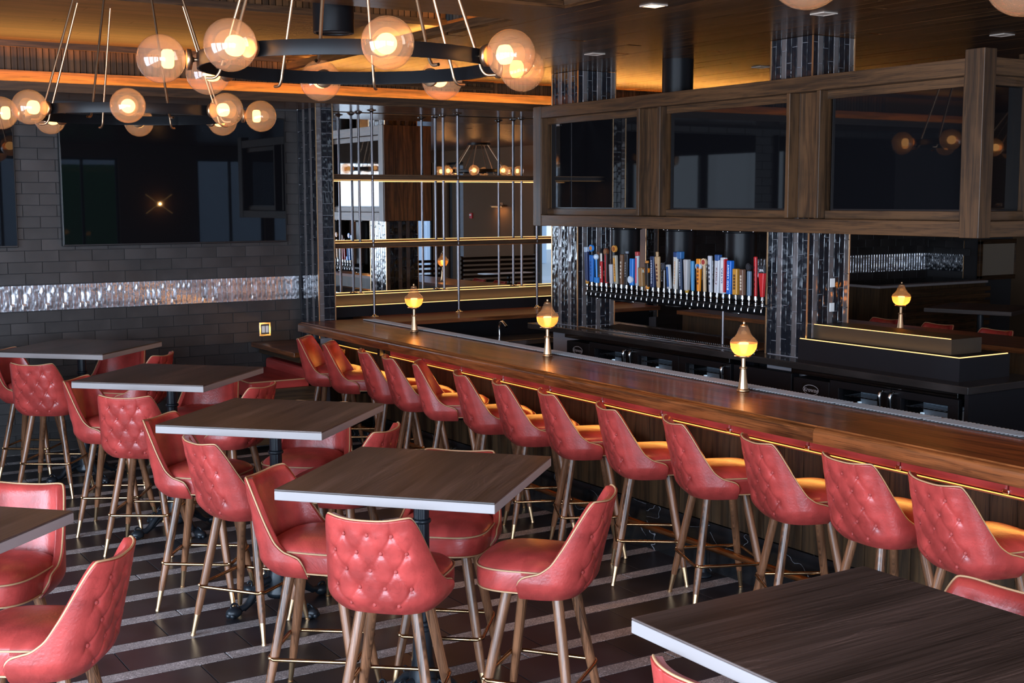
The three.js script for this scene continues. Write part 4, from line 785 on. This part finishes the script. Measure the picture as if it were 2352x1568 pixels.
// [label, width, depth, height, top, bottom, colour, extras]
const taps = [
  ['navy tap handle with a pale crest cap and gold foot', 0.046, 0.03, 0.27, 1.0, 0.75, '#14264f', [['cap', '#9fb0c4', 0.045, 0.05], ['foot', '#b07a30']]],
  ['tall bright blue tap handle topped by a blue and orange disc', 0.05, 0.032, 0.24, 1, 0.85, '#1d66b4', [['disc', '#2f7fd0', 0.30, '#c98238'], ['lines', '#0e3f7d']]],
  ['thin sky blue tap handle with a white ball on top', 0.018, 0.016, 0.21, 1, 1, '#2f86cf', [['ball', '#c8d7e6', 0.225], ['block', '#2a7cc6']]],
  ['slim red tap handle with a small white figure above', 0.028, 0.022, 0.19, 1, 0.8, '#b01a20', [['cap', '#cfc6bd', 0.02, 0.08], ['lines', '#e0d6cc']]],
  ['curved red and black tap handle with a brown cap', 0.040, 0.026, 0.28, 1, 0.8, '#9c1c20', [['stripe', '#1c1416'], ['disc', '#6a3a22', 0.275, '#8a5a34']]],
  ['short plain white rounded tap handle', 0.04, 0.035, 0.17, 1, 0.6, '#b4b3b6', []],
  ['cream tap handle with a yellow label and orange disc above', 0.048, 0.028, 0.25, 1, 0.8, '#9c9788', [['label', '#d69a45', 'LAGER', '#4a1f10'], ['disc', '#c9893a', 0.305, '#8a4a1a']]],
  ['knobbly brown carved wood tap handle', 0.034, 0.034, 0.26, 1, 0.8, '#6a4a33', [['lines', '#d8cbb8']]],
  ['square black tap handle with white upright lettering', 0.044, 0.034, 0.27, 1, 0.9, '#15161b', [['label', '#15161b', 'LEYSTA', '#b7bac0'], ['cap', '#77808c', 0.03, 0.03]]],
  ['bright blue tap handle with a white disc near the foot', 0.05, 0.03, 0.23, 1, 0.9, '#1f6fc0', [['lowdisc', '#c7d3df']]],
  ['pale tap handle with teal and pink panels under a striped dome', 0.036, 0.026, 0.26, 1, 0.8, '#aab4bc', [['label', '#c9506a', '', '#fff'], ['cap', '#a33a3a', 0.04, 0.04]]],
  ['woven tan barrel tap handle with a round pale medallion', 0.058, 0.045, 0.16, 0.95, 0.85, '#8b6840', [['disc', '#b9c4bd', 0.13, '#3c6a52'], ['tail', '#2f6a48']]],
  ['black tap handle with an orange round badge and amber foot', 0.046, 0.03, 0.20, 1.1, 0.8, '#14120f', [['disc', '#d07a1e', 0.14, '#14120f'], ['cap', '#b8742a', 0.03, 0.03], ['foot', '#c07a2c']]],
  ['navy tap handle with tall white upright lettering', 0.05, 0.034, 0.26, 1, 0.9, '#17294c', [['label', '#17294c', 'DOWNEAST', '#d5dae4']]],
  ['pale timber bottle shaped tap handle', 0.05, 0.028, 0.26, 1.1, 0.5, '#b08f68', [['lines', '#5a2c1c'], ['cap', '#a5835c', 0.026, 0.05]]],
  ['black disc tap handle on a thin chrome stem', 0.012, 0.012, 0.15, 1, 1, '#8b8d92', [['disc', '#1d2028', 0.18, '#2b303a']]],
  ['short white tap handle with a blue lower label', 0.042, 0.028, 0.20, 1, 1, '#a9adb2', [['label', '#244f86', '', '#fff']]],
  ['tall white tap handle with a navy cap and orange lettering', 0.046, 0.03, 0.27, 1.1, 0.7, '#c2bfb8', [['label', '#c2bfb8', 'ALLAGASH', '#c7842f'], ['cap', '#1f3c6c', 0.046, 0.045]]],
  ['navy tap handle under a blue shield', 0.034, 0.024, 0.26, 1, 0.8, '#23344f', [['label', '#23344f', 'WINTER LAGER', '#cfd8e2'], ['cap', '#2d5f93', 0.055, 0.06]]],
  ['carved grey stone-look column tap handle', 0.048, 0.045, 0.25, 1.05, 0.65, '#a7a5a5', [['foot', '#b08a3c']]],
  ['blue and green tap handle shaped like a wave', 0.036, 0.024, 0.24, 1, 0.7, '#3f80ad', [['tail', '#1f6b4a']]],
  ['orange tap handle with a blue and white oval', 0.05, 0.03, 0.26, 1.0, 0.55, '#d98220', [['disc', '#d6dfe6', 0.20, '#2a74b8'], ['lines', '#7a3c10']]],
  ['tan tap handle with a round red emblem at the top', 0.030, 0.022, 0.22, 1, 0.9, '#b59a76', [['disc', '#c9ae8a', 0.235, '#9c2f2a']]],
  ['white curved tap handle with thin lettering', 0.034, 0.028, 0.29, 1, 0.8, '#b2b4ba', [['lines', '#2c3342']]],
  ['white tap handle with dark script lettering and blue arched top', 0.056, 0.032, 0.26, 1, 0.85, '#c0c1c6', [['label', '#c0c1c6', 'Coors', '#5a1a20', 'italic bold 56px serif'], ['cap', '#2c4f86', 0.05, 0.05]]],
  ['white and red tap handle with upright capital letters', 0.052, 0.034, 0.28, 1, 1, '#c6c9cf', [['label', '#d5d8dd', 'ULTRA', '#20386e'], ['stripe', '#b3202a'], ['tail', '#2a6fc0']]],
  ['square bright blue tap handle with large white letters', 0.05, 0.04, 0.26, 1, 0.95, '#1d63bd', [['label', '#1d63bd', 'BUD LIGHT', '#e6edf6', 'bold 52px sans-serif']]],
  ['ochre block tap handle with dark marks', 0.052, 0.04, 0.20, 1, 1, '#b9822f', [['lines', '#4a2c12']]],
  ['brown block tap handle with pale lettering marks', 0.042, 0.036, 0.20, 1, 1, '#6a4c3c', [['lines', '#c9b9a6']]],
  ['grey blue tap handle under a black round top', 0.034, 0.026, 0.19, 1, 1, '#5f7488', [['disc', '#14161a', 0.22, '#23262c']]],
  ['tall curved red tap handle beside the column', 0.028, 0.022, 0.30, 1, 0.8, '#a4161c', [['lines', '#5e0c10']]],
  ['red flared tap handle with white letters on its head', 0.05, 0.034, 0.18, 1.2, 0.5, '#b51d22', [['sign', '#24282e', 'IPA', '#e2e6ea']]],
];
taps.forEach(([label, w, d, h, top, bot, col, extra], i) => {
  const z = -9.25 + i * 0.0722, g = thing('beer_tap', `${label}, on the tap manifold`, 'beer tap', [6.665, 1.415, z], 0, 'beer taps on the manifold');
  mesh('faucet', faucetGeo, M.faucet, g).scale.setScalar(0.74);
  const hd = new THREE.Group(); hd.name = 'handle'; hd.position.set(-0.041, 0.042, 0); hd.rotation.z = rr(-0.02, 0.05); hd.rotation.x = rr(-0.05, 0.05); g.add(hd);
  mesh('ferrule', ferrG, M.chrome, hd);
  mesh('grip', paddle(d, h, w, top, bot), paint(col), hd, [0, 0.028, 0]);
  const y0 = 0.028;
  for (const [kind, c, a, b, e] of extra) {
    if (kind === 'cap') mesh('cap', paddle(a * 0.8, b, a, 1.05, 0.9), paint(c), hd, [0, y0 + h - 0.01, 0]);
    if (kind === 'foot') mesh('foot', at(lathe([[0, 0], [0.014, 0], [0.018, 0.02], [0.013, 0.04], [0, 0.04]], 14), 0, 0, 0), paint(c, 0.25), hd, [0, y0 - 0.02, 0]);
    if (kind === 'disc') { const k = mesh('disc', discG, paint(c), hd, [-0.004, y0 + a, 0]); mesh('emblem', at(cyl(0.019, 0.019, 0.003, 20), 0, 0, 0, 0, 0, Math.PI / 2), paint(b), k, [-0.0105, 0, 0]); }
    if (kind === 'lowdisc') mesh('disc', discG, paint(c), hd, [-d / 2 - 0.003, y0 + 0.05, 0]);
    if (kind === 'ball') mesh('ball', ballG, paint(c), hd, [0, y0 + a, 0]);
    if (kind === 'block') mesh('block', rbox(0.03, 0.05, 0.045, 0.005), paint(c), hd, [0, y0 + 0.02, 0]);
    if (kind === 'tail') mesh('tail', paddle(0.018, 0.06, 0.022, 1, 0.7), paint(c), hd, [0, y0 - 0.035, 0]);
    if (kind === 'stripe') mesh('stripe', rbox(d * 0.98, h * 0.92, w * 0.26, 0.003), paint(c), hd, [-0.003, y0 + h * 0.5, w * 0.44]);
    if (kind === 'lines') for (let q = 0; q < 5; q++) mesh('print_line', box(0.003, 0.018, w * 0.35), paint(c), hd, [-d * 0.5 * (0.6 + 0.4 * (bot + (top - bot) * (0.25 + q * 0.12))) - 0.0005, y0 + h * (0.25 + q * 0.12), 0]);
    if (kind === 'label') mesh('label', new THREE.PlaneGeometry(w * 0.62 * Math.min(1, (top + bot) / 2), h * 0.82), a ? wordMat(a, c, b, e) : paint(c), hd, [-d / 2 - 0.0025, y0 + h * 0.5, 0], [0, -Math.PI / 2, 0]);
    if (kind === 'sign') { mesh('sign', rbox(0.02, 0.07, 0.055, 0.004), paint(c), hd, [0, y0 + h + 0.02, 0]); mesh('label', new THREE.PlaneGeometry(0.05, 0.05), S({ roughness: 0.4, map: canvasTex(64, 64, (x, W) => { x.fillStyle = c; x.fillRect(0, 0, W, W); x.fillStyle = b; x.font = 'bold 34px sans-serif'; x.textAlign = 'center'; x.textBaseline = 'middle'; x.fillText(a, 32, 34); }) }), hd, [-0.0112, y0 + h + 0.02, 0], [0, -Math.PI / 2, 0]); }
  }
});

// ================================================================ CHANDELIERS
const CR = 0.82, RR = 0.665, GR = 0.104;
const crx = [Math.cos(0.562055), Math.sin(0.562055)], cnr = [-Math.sin(0.562055), Math.cos(0.562055)];
const ringBand = (() => { const s = lathe([[RR - 0.005, -0.031], [RR + 0.005, -0.031], [RR + 0.005, 0.031], [RR - 0.005, 0.031], [RR - 0.005, -0.031]], 72); return s; })();
const globeGeo = new THREE.SphereGeometry(GR, 36, 24), bulbGeo = at(lathe([[0, -0.026], [0.030, -0.026], [0.040, -0.018], [0.042, 0], [0.040, 0.018], [0.030, 0.026], [0, 0.026]], 20), 0, 0, 0, 0, 0, Math.PI / 2);
const socketGeo = at(lathe([[0, 0.0], [0.010, 0.0], [0.012, 0.006], [0.044, 0.012], [0.046, 0.030], [0.036, 0.034], [0, 0.034]], 24), 0, 0, 0, 0, 0, -Math.PI / 2);
const armGeo = rod([RR, 0, 0], [CR - GR - 0.030, 0, 0], 0.0085, 10);
function chandelier(x, y, z, theta, label, top, rodsUp = true) {
  const g = thing('chandelier', label, 'chandelier', [x, y, z], 0, 'ring chandeliers with glass globes');
  mesh('ring', ringBand, M.blackMetal, g);
  mesh('canopy', at(cyl(0.24, 0.24, 0.04, 36), 0, top - y - 0.02, 0), M.blackMetal, g);
  for (let k = 0; k < 8; k++) {
    const t = R(theta + 45 * k), dx = Math.cos(t) * crx[0] + Math.sin(t) * cnr[0], dz = Math.cos(t) * crx[1] + Math.sin(t) * cnr[1], yaw = Math.atan2(-dz, dx);
    const a = mesh('arm', armGeo, M.bronze, g, null, [0, yaw, 0]);
    const s = mesh('socket', socketGeo, M.bronze, a, [CR - GR - 0.036, 0, 0]);
    mesh('globe', globeGeo, M.globe, g, [dx * CR, 0, dz * CR]);
    mesh('bulb', bulbGeo, M.bulb, g, [dx * (CR - 0.028), 0, dz * (CR - 0.028)], [0, yaw, 0]);
    const l = new THREE.PointLight(LAMPCOL, 0.32); l.name = 'globe_light'; l.position.set(x + dx * (CR - 0.028), y, z + dz * (CR - 0.028)); l.shadow.radius = 1; l.castShadow = true; scene.add(l);
    const u = R(theta + 45 * k + 22), ux = Math.cos(u) * crx[0] + Math.sin(u) * cnr[0], uz = Math.cos(u) * crx[1] + Math.sin(u) * cnr[1];
    const q = (r, h) => V(ux * r, h, uz * r), H = top - y - 0.03, r0 = RR - 0.075, r1 = 0.20, sl = (r0 - r1) / H;
    mesh('hanging_rod', merge([rod(q(r1, H).toArray(), q(r0, 0.0).toArray(), 0.0075, 8), tube([q(r0, 0.0), q(r0 + sl * 0.03, -0.03), q(r0 + 0.03, -0.052), q(RR - 0.004, -0.02 - 0.034)], 0.0075, 14, 8)]), M.bronze, g);
  }
}
chandelier(2.42, 2.775, -8.50, 31, 'black ring chandelier with eight glass globes nearest the brick wall', 4.05);
chandelier(2.495, 2.82, -5.33, 27.4, 'black ring chandelier with eight glass globes above the third and fourth tables', 4.05);
chandelier(2.48, 2.80, -1.62, 280, 'black ring chandelier with eight glass globes above the parallel high table', 4.05);
chandelier(13.5, 2.80, -0.7, 20, 'black ring chandelier with eight glass globes over the booths, seen in the bar mirror', CEIL);
// ---- black cylinder speaker, linear diffuser, downlights
{
  const s = thing('ceiling_speaker', 'black cylinder pendant speaker hanging in the timber coffer', 'speaker', [3.37, 0, -7.42]);
  mesh('body', at(new THREE.CylinderGeometry(0.127, 0.127, 0.62, 36), 0, 3.56, 0), M.blackMetal, s); mesh('rim', at(new THREE.TorusGeometry(0.118, 0.010, 8, 36), 0, 3.25, 0, Math.PI / 2), M.blackMetal, s);
  mesh('hanger', rod([0, 3.87, 0], [0, 4.05, 0], 0.02, 10), M.blackMetal, s);
  const d = thing('air_diffuser', 'long black linear air diffuser on the slatted riser', 'diffuser', [5.2, 3.335, -10.975]);
  mesh('blade', box(3.0, 0.028, 0.02), M.blackMetal, d, [0, 0.03, 0]); mesh('blade', box(3.0, 0.028, 0.02), M.blackMetal, d, [0, -0.03, 0]);
  const trimM = S({ color: lin(0.5, 0.42, 0.36), roughness: 0.5 });
  [[4.90, -6.17, 1], [6.10, -8.43, 0], [7.96, -8.5, 0], [7.9, -5.97, 0], [6.03, -5.88, 0], [5.6, -3.6, 1]].forEach(([x, z, lit]) => {
    const g = thing('downlight', lit ? 'lit square recessed downlight in the plank ceiling' : 'unlit square recessed downlight in the plank ceiling', 'downlight', [x, CEIL, z], 0, lit ? 'lit ceiling downlights' : 'unlit ceiling downlights');
    for (const [dx, dz, w, l] of [[0, 0.055, 0.12, 0.012], [0, -0.055, 0.12, 0.012], [0.055, 0, 0.012, 0.1], [-0.055, 0, 0.012, 0.1]]) mesh('trim', box(w, 0.006, l), trimM, g, [dx, -0.003, dz]);
    mesh('lens', box(0.098, 0.004, 0.098), lit ? glow(lin(1, 0.62, 0.3), 10) : trimM, g, [0, -0.001, 0]);
    if (lit) { const l = new THREE.SpotLight(LAMPCOL, 6, 0, 0.6, 0.6); l.name = 'downlight_spot'; l.position.set(x, CEIL - 0.012, z); l.target.position.set(x, 0, z); l.castShadow = true; scene.add(l, l.target); }
  });
}

// ================================================================ BEYOND THE SECOND BAR
{
  const c = thing('booth_cabinet', 'dark wood booth divider with horizontal slats beyond the second bar', 'booth', [0, 0, 0]);
  mesh('body', box(1.9, 1.17, 0.12, 'y'), M.panel[0], c, [12.49, 0.585, -10.32]);
  mesh('side', box(0.03, 1.17, 1.2, 'y'), M.panel[1], c, [11.54, 0.585, -10.85]);
  mesh('cap', rbox(1.95, 0.03, 0.16, 0.004, 'x'), M.tableEdge, c, [12.49, 1.185, -10.32]); mesh('cap', rbox(0.06, 0.03, 1.2, 0.004, 'z'), M.tableEdge, c, [11.54, 1.185, -10.85]);
  for (let k = 0; k < 8; k++) mesh('slat', rbox(1.55, 0.055, 0.035, 0.004, 'x', [k * 0.2, 0]), M.frameWood[k % 3], c, [12.72, 1.10 - k * 0.085, -10.24]);
  const t = thing('dining_table', 'square dark wood table beyond the second bar', 'table', [11.4, 0, -8.75], R(20));
  mesh('tabletop', rbox(0.9, 0.045, 0.9, 0.004, 'x'), M.table, t, [0, 1.045, 0]); mesh('pole', at(cyl(0.035, 0.035, 1.0, 16), 0, 0.52, 0), M.castIron, t); mesh('base', lathe([[0, 0.04], [0.05, 0.05], [0.25, 0.015], [0.25, 0], [0, 0]], 24), M.castIron, t);
  const w = struct('wall_return', 'short black brick tile wall with a brass corner beyond the second bar', 'wall');
  mesh('core', box(1.9, 3.7, 0.58), M.mortar, w, [14.94, 1.85, -11.33]);
  mesh('brass_edge', bead(2.4), M.brassSatin, w, [13.982, 1.9, -11.028]);
  for (let k = 0; k < 12; k++) for (let i = 0; i < 3; i++) { const y = 1.02 + k * 0.0985; if (y > 1.2 && y < 1.5) continue; mesh('brick', brickG[(k + i) % 4], M.brick[0], w, [13.985, y, -11.17 - i * BP + (k % 2) * 0.1], [0, -Math.PI / 2, 0]); }
  for (let i = 0; i < 12; i++) mesh('band_tile', bandG[i % 4], M.tileDark, w, [13.985, 1.369, -11.06 - i * 0.0488], [0, -Math.PI / 2, 0]);
  const pf = thing('framed_picture', 'brown framed picture on the black tiled wall beyond the bars', 'picture', [14.65, 1.40, -11.02]);
  for (const [x, y, ww, h] of [[0, 0.24, 0.80, 0.06], [0, -0.24, 0.80, 0.06], [-0.37, 0, 0.06, 0.5], [0.37, 0, 0.06, 0.5]]) mesh('frame_rail', rbox(ww, h, 0.04, 0.004, 'x'), M.frameWood[0], pf, [x, y, 0.02]);
  mesh('print', box(0.68, 0.42, 0.01), S({ color: lin(0.25, 0.20, 0.15), roughness: 0.25 }), pf, [0, 0, 0.015]);
  // what the mirror shows: booths, a picture light and an alarm on the brown wall
  [[12.55, -3.0, 1.7, 'slatted dark wood booth back below the picture light'], [10.45, -3.6, 1.1, 'slatted dark wood booth back beside the windows'], [13.6, -5.2, 1.2, 'slatted dark wood booth back close to the side window']].forEach(([x, z, ww, label]) => {
    const b = thing('booth', label, 'booth', [x, 0, z]);
    for (const s of [-1, 1]) mesh('post', box(0.06, 1.18, 0.08, 'y'), M.panel[0], b, [s * (ww / 2 - 0.03), 0.59, 0]);
    for (let k = 0; k < 9; k++) mesh('slat', rbox(ww, 0.05, 0.03, 0.004, 'x', [k * 0.2, 0]), M.frameWood[k % 3], b, [0, 1.14 - k * 0.085, -0.05]);
    mesh('seat', rbox(ww, 0.10, 0.5, 0.02, 'x'), M.leather, b, [0, 0.45, 0.3]); mesh('seat_base', box(ww, 0.4, 0.44, 'x'), M.panel[0], b, [0, 0.2, 0.3]);
  });
  [[11.2, -2.2], [13.4, -2.0]].forEach(([x, z], k) => { const b = thing('dining_table', k ? 'pale topped table beside the slatted booths, close to the side window' : 'pale topped table beside the slatted booths', 'table', [x, 0, z]); mesh('tabletop', rbox(0.9, 0.04, 0.9, 0.004, 'x'), M.plasterPale, b, [0, 0.76, 0]); mesh('pole', at(cyl(0.035, 0.035, 0.74, 16), 0, 0.37, 0), M.castIron, b); mesh('base', lathe([[0, 0.04], [0.05, 0.05], [0.25, 0.015], [0.25, 0], [0, 0]], 24), M.castIron, b); });
  const pl = thing('picture_light', 'brass picture light on the brown plaster wall', 'wall light', [15.0, 2.08, 0.83]);
  mesh('back_plate', rbox(0.02, 0.06, 0.10, 0.004), M.bronze, pl, [-0.01, 0.04, 0]); mesh('arm', rod([-0.01, 0.05, 0], [-0.14, 0.02, 0], 0.008), M.bronze, pl); mesh('shade', rod([-0.14, 0, -0.24], [-0.14, 0, 0.24], 0.022, 14), M.bronze, pl);
  mesh('lamp_tube', box(0.012, 0.004, 0.44), M.ledWarm, pl, [-0.14, -0.024, 0]);
  areaLight('picture_light', 0.44, 0.03, LAMPCOL, 90, [14.86, 2.05, 0.83], [15.0, 1.2, 0.83]);
  const fa = thing('fire_alarm', 'small red fire alarm on the brown plaster wall', 'alarm', [15.0, 1.85, 2.15]); mesh('housing', rbox(0.04, 0.13, 0.11, 0.01), paint('#a81414'), fa, [-0.02, 0, 0]); mesh('strobe', rbox(0.02, 0.04, 0.06, 0.005), M.white, fa, [-0.045, 0.02, 0]);
  for (const [x, label] of [[8.05, 'cross shaped wall light on the pier beside the wide windows'], [12.9, 'cross shaped wall light on the pier near the side wall']]) {
    const s = thing('cross_wall_light', label, 'wall light', [x, 2.15, FZ]);
    mesh('hub', rbox(0.10, 0.10, 0.06, 0.01), M.blackMetal, s, [0, 0, -0.03]);
    for (let k = 0; k < 4; k++) { const a = 0.62 * (k % 2 ? 1 : -1) + (k > 1 ? Math.PI : 0); mesh('light_bar', at(box(0.28, 0.012, 0.012), 0.20, 0, -0.05, 0, 0, 0), M.ledWarm, s, null, [0, 0, a]); }
    const l = new THREE.PointLight(LAMPCOL, 1.0); l.name = 'cross_light'; l.position.set(x, 2.15, FZ - 0.12); l.castShadow = true; scene.add(l);
  }
  const hd = thing('hoarding', 'green hoarding across the street seen in the television glass', 'hoarding', [7.7, 0, 9.0]);
  mesh('board', box(2.4, 3.2, 0.1), paint('#0f5a2c', 0.7), hd, [0, 1.5, 0]); for (const s of [-1, 1]) mesh('post', box(0.12, 3.4, 0.16), paint('#2a6fa8', 0.6), hd, [s * 1.25, 1.6, 0]);
  const bl = thing('street_building', 'grey building across the street', 'building', [6, 0, 16]);
  mesh('wall', box(40, 9, 1), S({ color: lin(0.45, 0.54, 0.66), roughness: 0.9 }), bl, [0, 4.4, 0]);
}
renderer.render(scene, camera);
